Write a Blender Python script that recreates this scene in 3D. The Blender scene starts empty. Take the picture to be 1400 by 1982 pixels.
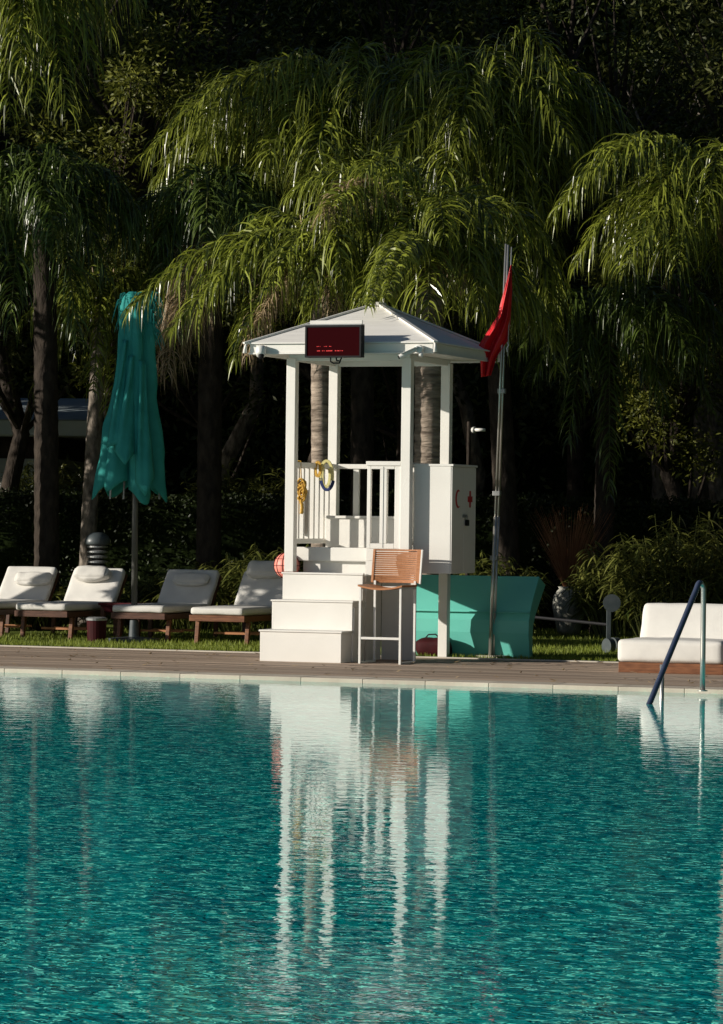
import bpy, math, random
from mathutils import Vector, Matrix, noise as mnoise

# ------------------------------------------------------------------ camera, world, sun, exposure
scene = bpy.context.scene
C = scene.collection
R = math.radians
F_PX, CX, CY, CAM_H = 6500.0, 700.0, 991.0, 1.45
cam_d = bpy.data.cameras.new('camera'); cam = bpy.data.objects.new('camera', cam_d); C.objects.link(cam)
cam_d.sensor_fit = 'VERTICAL'; cam_d.sensor_height = 24.0; cam_d.lens = F_PX / 1982.0 * 24.0
cam_d.clip_start = 0.5; cam_d.clip_end = 2000
CAM_M = Matrix.Translation((0, 0, CAM_H)) @ Matrix.Rotation(R(90) + math.atan(14 / F_PX), 4, 'X') @ Matrix.Rotation(0.012, 4, 'Z')
cam.matrix_world = CAM_M
scene.camera = cam
SUN_V = Vector((1.754, 0.4175, -0.50)).normalized()          # direction the light travels
SUN_EL = math.asin(-SUN_V.z); SUN_AZ = math.atan2(-SUN_V.x, -SUN_V.y)   # azimuth of the sun measured from +Y towards +X
world = bpy.data.worlds.new('World'); scene.world = world; world.use_nodes = True
wn = world.node_tree.nodes; wn.clear()
sky = wn.new('ShaderNodeTexSky'); sky.sky_type = 'NISHITA'; sky.sun_disc = False
sky.air_density = .7; sky.dust_density = .3; sky.sun_elevation = SUN_EL; sky.sun_rotation = SUN_AZ
bg = wn.new('ShaderNodeBackground'); bg.inputs['Strength'].default_value = 0.05
wo = wn.new('ShaderNodeOutputWorld')
world.node_tree.links.new(sky.outputs[0], bg.inputs[0]); world.node_tree.links.new(bg.outputs[0], wo.inputs[0])
sun_d = bpy.data.lights.new('sun', 'SUN'); sun_d.energy = 5.0; sun_d.angle = R(0.5); sun_d.color = (1.0, 0.93, 0.82)
sun = bpy.data.objects.new('sun', sun_d); C.objects.link(sun)
sun.rotation_euler = SUN_V.to_track_quat('-Z', 'Y').to_euler()
scene.view_settings.view_transform = 'Standard'; scene.view_settings.look = 'None'
scene.view_settings.exposure = 0.1; scene.view_settings.gamma = 1.0

def P(px, py, Y):
    """world point seen at photo pixel (px, py) at depth Y"""
    d = CAM_M.to_3x3() @ Vector(((px - CX) / F_PX, -(py - CY) / F_PX, -1))
    return Vector((0, 0, CAM_H)) + d * (Y / d.y)
def G(px, py, z=0.0):
    d = CAM_M.to_3x3() @ Vector(((px - CX) / F_PX, -(py - CY) / F_PX, -1))
    return Vector((0, 0, CAM_H)) + d * ((z - CAM_H) / d.z)

TH = R(20.3)
U = Vector((math.cos(TH), -math.sin(TH), 0)); V = Vector((math.sin(TH), math.cos(TH), 0))
KO = Vector((-0.728, 34.7, 0))
def K(w, d, z=0.0): return KO + U * w + V * d + Vector((0, 0, z))
rng = random.Random(7)

# ------------------------------------------------------------------ materials
def new_mat(name):
    m = bpy.data.materials.new(name); m.use_nodes = True
    nt = m.node_tree; nt.nodes.clear()
    out = nt.nodes.new('ShaderNodeOutputMaterial'); b = nt.nodes.new('ShaderNodeBsdfPrincipled')
    nt.links.new(b.outputs[0], out.inputs[0])
    return m, nt, b
def pbr(name, c1, c2=None, scale=6.0, rough=0.6, spec=0.4, metal=0.0, bump=0.0, bscale=None, stretch=(1, 1, 1), detail=5, rvar=0.1):
    m, nt, b = new_mat(name); N, L = nt.nodes, nt.links
    tc = N.new('ShaderNodeTexCoord'); mp = N.new('ShaderNodeMapping'); mp.inputs['Scale'].default_value = stretch
    L.new(tc.outputs['Object'], mp.inputs[0])
    nz = N.new('ShaderNodeTexNoise'); nz.inputs['Scale'].default_value = scale; nz.inputs['Detail'].default_value = detail
    L.new(mp.outputs[0], nz.inputs['Vector'])
    cr = N.new('ShaderNodeValToRGB'); cr.color_ramp.elements[0].position = .3; cr.color_ramp.elements[1].position = .7
    cr.color_ramp.elements[0].color = (*c1, 1); cr.color_ramp.elements[1].color = (*(c2 or c1), 1)
    L.new(nz.outputs[0], cr.inputs[0]); L.new(cr.outputs[0], b.inputs['Base Color'])
    mr = N.new('ShaderNodeMapRange'); mr.inputs['To Min'].default_value = max(.02, rough - rvar); mr.inputs['To Max'].default_value = min(1, rough + rvar)
    L.new(nz.outputs[0], mr.inputs[0]); L.new(mr.outputs[0], b.inputs['Roughness'])
    b.inputs['Specular IOR Level'].default_value = spec; b.inputs['Metallic'].default_value = metal
    if bump > 0:
        n2 = N.new('ShaderNodeTexNoise'); n2.inputs['Scale'].default_value = bscale or scale * 4; n2.inputs['Detail'].default_value = 4
        L.new(mp.outputs[0], n2.inputs['Vector'])
        bp = N.new('ShaderNodeBump'); bp.inputs['Distance'].default_value = bump; bp.inputs['Strength'].default_value = 1
        L.new(n2.outputs[0], bp.inputs['Height']); L.new(bp.outputs[0], b.inputs['Normal'])
    return m
def island_tint(m, amt=.35):
    nt = m.node_tree; N, L = nt.nodes, nt.links; b = [n for n in N if n.type == 'BSDF_PRINCIPLED'][0]; lk = b.inputs['Base Color'].links[0]; src = lk.from_socket
    ge = N.new('ShaderNodeNewGeometry'); mr = N.new('ShaderNodeMapRange'); mr.inputs['To Min'].default_value = 1 - amt; mr.inputs['To Max'].default_value = 1 + amt
    L.new(ge.outputs['Random Per Island'], mr.inputs[0]); hv = N.new('ShaderNodeHueSaturation'); L.new(mr.outputs[0], hv.inputs['Value']); L.new(src, hv.inputs['Color']); L.new(hv.outputs[0], b.inputs['Base Color'])
def leaf_mat(name, dark, light, rough=0.38, spec=0.5, trans=0.25):
    m, nt, b = new_mat(name); N, L = nt.nodes, nt.links
    ge = N.new('ShaderNodeNewGeometry'); tc = N.new('ShaderNodeTexCoord')
    nz = N.new('ShaderNodeTexNoise'); nz.inputs['Scale'].default_value = 1.3; L.new(tc.outputs['Object'], nz.inputs['Vector'])
    mx = N.new('ShaderNodeMath'); mx.operation = 'MULTIPLY_ADD'; mx.inputs[1].default_value = .75
    ad = N.new('ShaderNodeMath'); ad.operation = 'MULTIPLY'; ad.inputs[1].default_value = .4
    L.new(nz.outputs[0], ad.inputs[0]); L.new(ge.outputs['Random Per Island'], mx.inputs[0]); L.new(ad.outputs[0], mx.inputs[2])
    cr = N.new('ShaderNodeValToRGB'); cr.color_ramp.elements[0].color = (*dark, 1); cr.color_ramp.elements[1].color = (*light, 1)
    cr.color_ramp.elements[0].position = .2; cr.color_ramp.elements[1].position = .9
    L.new(mx.outputs[0], cr.inputs[0]); L.new(cr.outputs[0], b.inputs['Base Color'])
    b.inputs['Roughness'].default_value = rough; b.inputs['Specular IOR Level'].default_value = spec
    tr = N.new('ShaderNodeBsdfTranslucent'); L.new(cr.outputs[0], tr.inputs[0])
    mi = N.new('ShaderNodeMixShader'); mi.inputs[0].default_value = trans
    out = [n for n in N if n.type == 'OUTPUT_MATERIAL'][0]
    L.new(b.outputs[0], mi.inputs[1]); L.new(tr.outputs[0], mi.inputs[2]); L.new(mi.outputs[0], out.inputs[0])
    return m

M = {}
M['white'] = pbr('white_paint', (.73, .71, .66), (.81, .79, .74), 1.6, .5, .4, bump=.0008, bscale=60)
M['white_board'] = pbr('white_boards', (.77, .75, .70), (.84, .82, .77), 3.0, .55, .4, bump=.001, bscale=30, stretch=(1, 6, 6))
M['white_metal'] = pbr('white_powder_coat', (.72, .71, .67), (.78, .77, .73), 5, .35, .5)
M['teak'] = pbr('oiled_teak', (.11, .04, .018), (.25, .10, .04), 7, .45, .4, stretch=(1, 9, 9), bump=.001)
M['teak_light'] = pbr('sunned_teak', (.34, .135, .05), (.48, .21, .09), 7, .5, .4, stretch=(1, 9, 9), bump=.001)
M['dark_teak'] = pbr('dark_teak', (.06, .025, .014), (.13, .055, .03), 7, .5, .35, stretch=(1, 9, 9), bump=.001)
M['cushion'] = pbr('cream_canvas', (.66, .64, .60), (.76, .74, .69), 5, .85, .15, bump=.0012, bscale=90)
M['pillow'] = pbr('pillow_canvas', (.60, .58, .54), (.72, .70, .65), 8, .85, .15, bump=.003, bscale=22)
M['steel'] = pbr('polished_steel', (.55, .53, .49), (.66, .64, .60), 5, .3, .5, .8, rvar=.06)
M['blue_steel'] = pbr('blue_coated_steel', (.10, .13, .22), (.15, .19, .30), 5, .25, .5, .6, rvar=.06)
M['black'] = pbr('black_plastic', (.010, .010, .012), (.016, .016, .018), 8, .6, .15)
M['grey_metal'] = pbr('grey_aluminium', (.28, .29, .29), (.36, .37, .37), 8, .4, .5, .5)
M['pole_grey'] = pbr('pole_dark_aluminium', (.10, .10, .095), (.14, .14, .13), 8, .5, .4, .3)
M['bollard'] = pbr('bollard_graphite', (.05, .065, .07), (.085, .10, .105), 8, .4, .5)
M['turq'] = pbr('turquoise_fibreglass', (.13, .52, .43), (.15, .56, .47), 2.0, .4, .4)
M['canopy'] = pbr('teal_canvas', (.022, .235, .215), (.035, .30, .27), 5, .75, .2, bump=.004, bscale=18)
M['red'] = pbr('red_flag_cloth', (.55, .006, .012), (.72, .014, .022), 5, .45, .4, bump=.004, bscale=14)
M['coral'] = pbr('coral_float', (.75, .22, .17), (.85, .32, .25), 6, .5, .4)
M['bin_red'] = pbr('bin_dark_red', (.03, .004, .005), (.05, .006, .008), 8, .7, .15)
M['dark_red'] = pbr('dark_red_fabric', (.055, .006, .008), (.10, .010, .014), 8, .7, .2, bump=.004, bscale=18)
M['emblem'] = pbr('emblem_red', (.42, .012, .02), (.5, .02, .03), 8, .5, .3)
M['yellow'] = pbr('yellow_webbing', (.52, .30, .05), (.68, .42, .09), 30, .8, .2, bump=.004, bscale=60)
M['pale_yellow'] = pbr('pale_yellow_webbing', (.55, .50, .20), (.68, .62, .30), 30, .8, .2, bump=.003, bscale=60)
M['navy'] = pbr('navy_webbing', (.02, .03, .10), (.03, .05, .15), 20, .8, .2)
M['tan'] = pbr('tan_fabric', (.36, .24, .12), (.44, .30, .16), 9, .8, .2)
M['stone'] = pbr('rough_stone', (.30, .30, .26), (.50, .49, .43), 9, .9, .2, bump=.02, bscale=14)
M['coping'] = pbr('cream_coping_stone', (.50, .44, .35), (.64, .57, .47), 2.5, .75, .3, bump=.002, bscale=30)
M['deck'] = pbr('weathered_deck', (.26, .195, .145), (.44, .34, .26), 1.0, .75, .3, stretch=(.22, 2.6, 1), bump=.003, bscale=3, detail=9, rvar=.2)
M['kerb'] = pbr('pale_kerb', (.46, .42, .36), (.58, .53, .45), 3, .8, .2)
M['soil'] = pbr('dark_soil', (.020, .016, .010), (.045, .035, .022), 2, .95, .1, bump=.02, bscale=8)
M['lawn'] = pbr('lawn_green', (.09, .12, .015), (.15, .19, .03), 3, .9, .15, bump=.01, bscale=40)
M['grass'] = leaf_mat('grass_blades', (.12, .17, .015), (.28, .33, .05), .6, .3, .3)
M['bark'] = pbr('palm_bark', (.12, .095, .075), (.44, .36, .29), 3.2, .9, .15, stretch=(1.2, 1.2, 7), bump=.035, bscale=5, detail=8)
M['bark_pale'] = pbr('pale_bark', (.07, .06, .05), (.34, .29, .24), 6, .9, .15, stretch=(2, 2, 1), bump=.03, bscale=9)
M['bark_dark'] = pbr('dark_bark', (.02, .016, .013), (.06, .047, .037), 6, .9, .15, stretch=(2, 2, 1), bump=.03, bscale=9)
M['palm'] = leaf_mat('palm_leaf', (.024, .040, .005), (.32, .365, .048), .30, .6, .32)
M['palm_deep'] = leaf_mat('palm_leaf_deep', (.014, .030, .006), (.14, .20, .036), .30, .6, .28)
M['palm_dry'] = leaf_mat('palm_leaf_dry', (.16, .11, .055), (.52, .39, .23), .5, .35, .2)
M['rachis'] = pbr('palm_rachis', (.07, .085, .02), (.12, .13, .035), 8, .45, .4)
M['pine'] = leaf_mat('pine_foliage', (.02, .03, .006), (.10, .11, .022), .6, .25, .25)
M['broad'] = leaf_mat('broad_foliage', (.022, .036, .006), (.10, .12, .022), .45, .4, .25)
M['bamboo'] = leaf_mat('bamboo_leaf', (.035, .052, .008), (.21, .22, .05), .42, .45, .25)
M['olive'] = leaf_mat('olive_foliage', (.03, .042, .006), (.19, .20, .03), .55, .3, .3)
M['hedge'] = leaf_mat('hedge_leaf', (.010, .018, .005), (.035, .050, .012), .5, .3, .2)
M['reed'] = leaf_mat('red_grass', (.20, .08, .04), (.42, .20, .10), .6, .2, .25)
M['plaster'] = pbr('pale_plaster', (.34, .38, .37), (.44, .47, .45), 2, .8, .2)
M['shutter'] = pbr('teal_shutter', (.03, .16, .18), (.04, .22, .24), 3, .6, .3)
M['rooftile'] = pbr('pale_roof', (.30, .36, .38), (.42, .48, .50), 3, .6, .3)
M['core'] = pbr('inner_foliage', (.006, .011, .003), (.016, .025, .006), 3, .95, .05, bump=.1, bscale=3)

m, nt, b = new_mat('led_screen'); b.inputs['Base Color'].default_value = (.026, .0008, .002, 1); b.inputs['Roughness'].default_value = .9; b.inputs['Specular IOR Level'].default_value = .05
M['screen'] = m
m, nt, b = new_mat('led_text'); b.inputs['Base Color'].default_value = (.5, .02, .02, 1)
b.inputs['Emission Color'].default_value = (1, .04, .04, 1); b.inputs['Emission Strength'].default_value = .45
M['led'] = m

island_tint(M['deck'], .15); island_tint(M['coping'], .10)
# roof boards: horizontal laps
def boards_mat():
    m = M['white_board'].copy(); m.name = 'white_roof_boards'; nt = m.node_tree; N, L = nt.nodes, nt.links
    b = [n for n in N if n.type == 'BSDF_PRINCIPLED'][0]
    tc = N.new('ShaderNodeTexCoord'); sp = N.new('ShaderNodeSeparateXYZ'); L.new(tc.outputs['Object'], sp.inputs[0])
    f = N.new('ShaderNodeMath'); f.operation = 'MULTIPLY'; f.inputs[1].default_value = 1 / .052; L.new(sp.outputs[2], f.inputs[0])
    g = N.new('ShaderNodeMath'); g.operation = 'FRACT'; L.new(f.outputs[0], g.inputs[0])
    h = N.new('ShaderNodeMath'); h.operation = 'LESS_THAN'; h.inputs[1].default_value = .1; L.new(g.outputs[0], h.inputs[0])
    k = N.new('ShaderNodeMath'); k.operation = 'SUBTRACT'; k.inputs[0].default_value = 1; L.new(h.outputs[0], k.inputs[1])
    bp = N.new('ShaderNodeBump'); bp.inputs['Distance'].default_value = .003; L.new(k.outputs[0], bp.inputs['Height'])
    L.new(bp.outputs[0], b.inputs['Normal'])
    return m
M['roof'] = boards_mat()

def water_mat():
    m = bpy.data.materials.new('pool_water'); m.use_nodes = True; nt = m.node_tree; N, L = nt.nodes, nt.links; N.clear()
    out = N.new('ShaderNodeOutputMaterial'); tc = N.new('ShaderNodeTexCoord')
    mp = N.new('ShaderNodeMapping'); mp.inputs['Rotation'].default_value = (0, 0, R(14)); mp.inputs['Scale'].default_value = (.75, 1.0, 1)
    L.new(tc.outputs['Object'], mp.inputs[0])
    # reflection ripples: gentle
    a = N.new('ShaderNodeTexNoise'); a.inputs['Scale'].default_value = 7.5; a.inputs['Detail'].default_value = 3; a.inputs['Distortion'].default_value = .4
    L.new(mp.outputs[0], a.inputs['Vector'])
    b1 = N.new('ShaderNodeBump'); b1.inputs['Distance'].default_value = .0019; L.new(a.outputs[0], b1.inputs['Height'])
    # body: bumped diffuse teal, standing in for light refracted and focused by the ripples
    wn_ = N.new('ShaderNodeTexNoise'); wn_.inputs['Scale'].default_value = 6; wn_.inputs['Detail'].default_value = 3; L.new(mp.outputs[0], wn_.inputs['Vector'])
    wv = N.new('ShaderNodeVectorMath'); wv.operation = 'MULTIPLY_ADD'; wv.inputs[1].default_value = (.22, .22, 0); L.new(wn_.outputs['Color'], wv.inputs[0]); L.new(mp.outputs[0], wv.inputs[2])
    vo = N.new('ShaderNodeTexVoronoi'); vo.feature = 'DISTANCE_TO_EDGE'; vo.inputs['Scale'].default_value = 8.5; L.new(wv.outputs[0], vo.inputs['Vector'])
    mn = N.new('ShaderNodeMapRange'); mn.interpolation_type = 'SMOOTHSTEP'; mn.inputs['From Max'].default_value = .10; L.new(vo.outputs['Distance'], mn.inputs[0])
    c = N.new('ShaderNodeTexNoise'); c.inputs['Scale'].default_value = 17; c.inputs['Detail'].default_value = 3; c.inputs['Distortion'].default_value = 1.0; c.inputs['Roughness'].default_value = .5
    L.new(mp.outputs[0], c.inputs['Vector'])
    hs = N.new('ShaderNodeMath'); hs.operation = 'MULTIPLY_ADD'; hs.inputs[1].default_value = .10; L.new(mn.outputs[0], hs.inputs[0]); L.new(c.outputs[0], hs.inputs[2])
    b2 = N.new('ShaderNodeBump'); b2.inputs['Distance'].default_value = .016; L.new(hs.outputs[0], b2.inputs['Height'])
    # tile colours of the basin, with pale caustic glints painted over them
    t = N.new('ShaderNodeTexNoise'); t.inputs['Scale'].default_value = 3.5; t.inputs['Detail'].default_value = 4; t.inputs['Distortion'].default_value = 1.5
    L.new(mp.outputs[0], t.inputs['Vector'])
    cr = N.new('ShaderNodeValToRGB'); e = cr.color_ramp.elements
    e[0].position = .35; e[0].color = (.0, .22, .28, 1); e[1].position = .65; e[1].color = (.0, .42, .42, 1)
    L.new(t.outputs[0], cr.inputs[0])
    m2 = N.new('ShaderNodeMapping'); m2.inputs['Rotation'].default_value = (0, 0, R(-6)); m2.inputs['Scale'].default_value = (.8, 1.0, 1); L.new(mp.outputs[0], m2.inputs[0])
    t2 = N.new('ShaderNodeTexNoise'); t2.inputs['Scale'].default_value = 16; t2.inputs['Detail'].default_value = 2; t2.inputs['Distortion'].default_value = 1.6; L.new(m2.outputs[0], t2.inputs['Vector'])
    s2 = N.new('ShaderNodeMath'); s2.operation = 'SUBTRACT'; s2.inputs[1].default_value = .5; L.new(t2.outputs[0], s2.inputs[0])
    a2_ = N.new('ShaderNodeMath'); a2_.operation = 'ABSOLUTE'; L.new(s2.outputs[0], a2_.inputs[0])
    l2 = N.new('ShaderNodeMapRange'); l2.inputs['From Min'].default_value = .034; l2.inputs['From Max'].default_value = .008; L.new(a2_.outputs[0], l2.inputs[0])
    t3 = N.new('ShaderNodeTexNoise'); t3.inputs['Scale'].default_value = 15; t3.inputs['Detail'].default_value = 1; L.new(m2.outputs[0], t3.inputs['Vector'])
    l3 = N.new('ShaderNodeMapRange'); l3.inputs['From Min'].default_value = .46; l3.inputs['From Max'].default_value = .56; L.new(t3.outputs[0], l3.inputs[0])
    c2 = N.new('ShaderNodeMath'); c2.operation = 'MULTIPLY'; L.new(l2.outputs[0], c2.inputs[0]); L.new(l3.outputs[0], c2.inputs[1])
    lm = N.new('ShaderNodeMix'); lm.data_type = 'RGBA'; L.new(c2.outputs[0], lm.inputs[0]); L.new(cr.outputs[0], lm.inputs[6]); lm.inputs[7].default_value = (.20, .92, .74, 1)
    di = N.new('ShaderNodeBsdfDiffuse'); L.new(lm.outputs[2], di.inputs[0]); 
    tv = N.new('ShaderNodeVectorMath'); tv.operation = 'SCALE'; tv.inputs[0].default_value = (-1.0, -.24, 0); L.new(c2.outputs[0], tv.inputs['Scale'])      # tilts the painted glints sunward so they render brighter
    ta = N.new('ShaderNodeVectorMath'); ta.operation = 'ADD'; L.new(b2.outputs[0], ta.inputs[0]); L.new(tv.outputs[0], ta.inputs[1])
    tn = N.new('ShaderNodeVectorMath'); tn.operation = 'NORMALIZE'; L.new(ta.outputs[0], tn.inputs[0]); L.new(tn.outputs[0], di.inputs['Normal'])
    gl = N.new('ShaderNodeBsdfGlossy'); gl.inputs['Roughness'].default_value = .015; gl.inputs['Color'].default_value = (.95, 1, 1, 1)
    L.new(b1.outputs[0], gl.inputs['Normal'])
    fr = N.new('ShaderNodeFresnel'); fr.inputs['IOR'].default_value = 1.33; L.new(b1.outputs[0], fr.inputs['Normal'])
    mx = N.new('ShaderNodeMixShader'); L.new(fr.outputs[0], mx.inputs[0]); L.new(di.outputs[0], mx.inputs[1]); L.new(gl.outputs[0], mx.inputs[2])
    L.new(mx.outputs[0], out.inputs[0])
    return m
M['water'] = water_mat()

# ------------------------------------------------------------------ mesh builder
class MB:
    def __init__(s): s.v = []; s.f = []
    def quad(s, a, b, c, d):
        n = len(s.v); s.v += [tuple(a), tuple(b), tuple(c), tuple(d)]; s.f.append((n, n + 1, n + 2, n + 3))
    def box(s, lo, hi):
        x0, y0, z0 = lo; x1, y1, z1 = hi; n = len(s.v)
        s.v += [(x0, y0, z0), (x1, y0, z0), (x1, y1, z0), (x0, y1, z0), (x0, y0, z1), (x1, y0, z1), (x1, y1, z1), (x0, y1, z1)]
        s.f += [tuple(n + i for i in q) for q in ((0, 3, 2, 1), (4, 5, 6, 7), (0, 1, 5, 4), (1, 2, 6, 5), (2, 3, 7, 6), (3, 0, 4, 7))]
        return s
    def bar(s, a, b, wx, wz, up=(0, 0, 1)):
        """rectangular bar from a to b"""
        a = Vector(a); b = Vector(b); t = (b - a).normalized(); x = t.cross(Vector(up)).normalized(); y = x.cross(t)
        n = len(s.v)
        for p in (a, b):
            for sx, sy in ((-1, -1), (1, -1), (1, 1), (-1, 1)): s.v.append(tuple(p + x * (sx * wx / 2) + y * (sy * wz / 2)))
        s.f += [tuple(n + i for i in q) for q in ((0, 1, 2, 3), (7, 6, 5, 4), (0, 4, 5, 1), (1, 5, 6, 2), (2, 6, 7, 3), (3, 7, 4, 0))]
        return s
    def tube(s, pts, r, n=10, cap=True):
        pts = [Vector(p) for p in pts]; k = len(pts); rr = r if isinstance(r, (list, tuple)) else [r] * k
        base = len(s.v); ref = None
        for i, p in enumerate(pts):
            t = (pts[min(i + 1, k - 1)] - pts[max(i - 1, 0)]).normalized()
            if ref is None: ref = t.orthogonal().normalized()
            ref = (ref - t * ref.dot(t)).normalized(); y = t.cross(ref)
            for j in range(n):
                a = 2 * math.pi * j / n; s.v.append(tuple(p + (ref * math.cos(a) + y * math.sin(a)) * rr[i]))
        for i in range(k - 1):
            for j in range(n):
                a = base + i * n + j; b = base + i * n + (j + 1) % n; s.f.append((a, b, b + n, a + n))
        if cap:
            s.f.append(tuple(base + j for j in range(n))[::-1]); s.f.append(tuple(base + (k - 1) * n + j for j in range(n)))
        return s
    def lathe(s, prof, n=24, c=(0, 0, 0), fn=None):
        base = len(s.v); k = len(prof)
        for r, z in prof:
            for j in range(n):
                a = 2 * math.pi * j / n; rr = r * (fn(a, z) if fn else 1)
                s.v.append((c[0] + rr * math.cos(a), c[1] + rr * math.sin(a), c[2] + z))
        for i in range(k - 1):
            for j in range(n):
                a = base + i * n + j; b = base + i * n + (j + 1) % n; s.f.append((a, b, b + n, a + n))
        s.f.append(tuple(base + j for j in range(n))[::-1]); s.f.append(tuple(base + (k - 1) * n + j for j in range(n)))
        return s
    def prism(s, poly, axis, a, b):
        """extrude 2D polygon along axis 0/1/2 from a to b"""
        n = len(s.v); k = len(poly)
        for t in (a, b):
            for p, q in poly: s.v.append({0: (t, p, q), 1: (p, t, q), 2: (p, q, t)}[axis])
        s.f.append(tuple(range(n, n + k))); s.f.append(tuple(range(n + 2 * k - 1, n + k - 1, -1)))
        for i in range(k): j = (i + 1) % k; s.f.append((n + i, n + k + i, n + k + j, n + j))
        return s
    def grid(s, rows):
        n = len(s.v); h = len(rows); w = len(rows[0])
        for r in rows:
            for p in r: s.v.append(tuple(p))
        for i in range(h - 1):
            for j in range(w - 1): a = n + i * w + j; s.f.append((a, a + 1, a + w + 1, a + w))
        return s
    def cushion(s, lo, hi, r=.03, n=10, wr=.004, puff=.012, seed=0, tr=None):
        lo = Vector(lo); hi = Vector(hi); c = (lo + hi) / 2; h = (hi - lo) / 2; idx = {}
        def vert(u):
            key = tuple(round(x, 4) for x in u)
            if key in idx: return idx[key]
            p = Vector((u[0] * h.x, u[1] * h.y, u[2] * h.z)); inner = Vector([max(-(h[i] - r), min(h[i] - r, p[i])) for i in range(3)])
            d = p - inner
            if d.length > 1e-6: p = inner + d.normalized() * r
            e = [1 - abs(u[i]) ** 2.5 for i in range(3)]
            for i in range(3):
                j, k = (i + 1) % 3, (i + 2) % 3
                if abs(u[i]) > .99: p[i] += math.copysign(puff * e[j] * e[k], u[i])
            q = c + p; q += mnoise.noise_vector(q * 7 + Vector((seed, 0, 0))) * wr
            if tr: q = tr @ q
            s.v.append(tuple(q)); idx[key] = len(s.v) - 1
            return idx[key]
        # non-uniform sampling packs verts near the edges
        def sm(t): return math.copysign(1 - (1 - abs(t)) ** 1.6, t)
        g = [sm(-1 + 2 * i / n) for i in range(n + 1)]
        for ax in range(3):
            for sg in (-1, 1):
                for i in range(n):
                    for j in range(n):
                        q = []
                        for (a, b) in ((i, j), (i + 1, j), (i + 1, j + 1), (i, j + 1)):
                            u = [0, 0, 0]; u[ax] = sg; u[(ax + 1) % 3] = g[a]; u[(ax + 2) % 3] = g[b]; q.append(vert(u))
                        s.f.append(tuple(q if sg > 0 else q[::-1]))
        return s
    def build(s, name, mat, parent=None, smooth=False, bevel=0.0, loc=None, rz=None):
        me = bpy.data.meshes.new(name); me.from_pydata(s.v, [], s.f); me.update()
        me.materials.append(M[mat] if isinstance(mat, str) else mat)
        if smooth: me.polygons.foreach_set('use_smooth', [True] * len(me.polygons))
        o = bpy.data.objects.new(name, me); C.objects.link(o)
        if parent: o.parent = parent
        if loc is not None: o.location = loc
        if rz is not None: o.rotation_euler = (0, 0, rz)
        if bevel:
            bm = o.modifiers.new('bevel', 'BEVEL'); bm.width = bevel; bm.segments = 2; bm.limit_method = 'ANGLE'; bm.angle_limit = R(40)
            bm.harden_normals = False
        return o
def B(lo, hi): return MB().box(lo, hi)
def tag(o, label=None, cat=None, group=None, kind=None):
    if label: o['label'] = label
    if cat: o['category'] = cat
    if group: o['group'] = group
    if kind: o['kind'] = kind
    return o
def thing(name, label, cat, loc=(0, 0, 0), rz=0.0, group=None):
    o = bpy.data.objects.new(name, None); C.objects.link(o); o.location = loc; o.rotation_euler = (0, 0, rz)
    o.empty_display_size = .2
    return tag(o, label, cat, group)
def struct(o): o['kind'] = 'structure'; return o

# ------------------------------------------------------------------ setting: ground, pool, deck, lawn
# local frame of the deck: x along U, y along V, origin at the kiosk's front left post
POOL_D = -((KO - Vector((0, 30.42, 0))).dot(V))         # distance of the pool edge from the kiosk front
GRASS_D = 1.10
def slab(name, x0, x1, y0, y1, z0, z1, mat, bevel=0):
    return struct(B((x0, y0, z0), (x1, y1, z1)).build(name, mat, loc=KO, rz=-TH, bevel=bevel))
struct(B((-400, -400, -.9), (400, 400, -.6)).build('ground', 'soil'))
slab('terrain', -60, 60, GRASS_D + 12, 200, -.58, -.004, 'soil')
slab('lawn', -60, 60, GRASS_D + .09, GRASS_D + 11.99, -.58, .0, 'lawn')
slab('kerb', -60, 60, GRASS_D, GRASS_D + .085, -.58, .012, 'kerb', .004)
slab('deck_base', -60, 60, POOL_D + .42, GRASS_D - .004, -.58, -.03, 'soil')
dk = MB(); r_ = random.Random(17); y = POOL_D + .424
while y < GRASS_D - .1:
    x = -16 + r_.uniform(0, 2)
    while x < 16:
        L_ = 2.4; dk.box((x, y, -.028), (x + L_ - .004, y + .138, r_.uniform(-.0015, .0015))); x += L_
    y += .144
struct(dk.build('deck', 'deck', loc=KO, rz=-TH))
cpg = MB(); x = -20.0
while x < 20: cpg.box((x, POOL_D, -.3), (x + .598, POOL_D + .416, .003 + r_.uniform(-.0012, .0012))); x += .6
struct(cpg.build('coping', 'coping', loc=KO, rz=-TH, bevel=.006))
fl_ = MB()
for i in range(170):
    p = Vector((r_.uniform(-5, 5.5), POOL_D + .1 + (GRASS_D - POOL_D) * r_.random(), .006)); a = r_.uniform(0, 6.28); d = Vector((math.cos(a), math.sin(a), 0)); e_ = Vector((-d.y, d.x, 0)); l_ = r_.uniform(.02, .05)
    n = len(fl_.v); fl_.v += [tuple(p - d * l_), tuple(p + e_ * l_ * .35 + Vector((0, 0, .006))), tuple(p + d * l_ + Vector((0, 0, r_.uniform(.003, .02)))), tuple(p - e_ * l_ * .35)]; fl_.f.append((n, n + 1, n + 2, n + 3))
tag(fl_.build('fallen_leaves', 'palm_dry', loc=KO, rz=-TH), kind='stuff')
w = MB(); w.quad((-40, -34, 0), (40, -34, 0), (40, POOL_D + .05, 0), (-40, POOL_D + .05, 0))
struct(w.build('water', 'water', loc=KO + Vector((0, 0, -.035)), rz=-TH))

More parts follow.
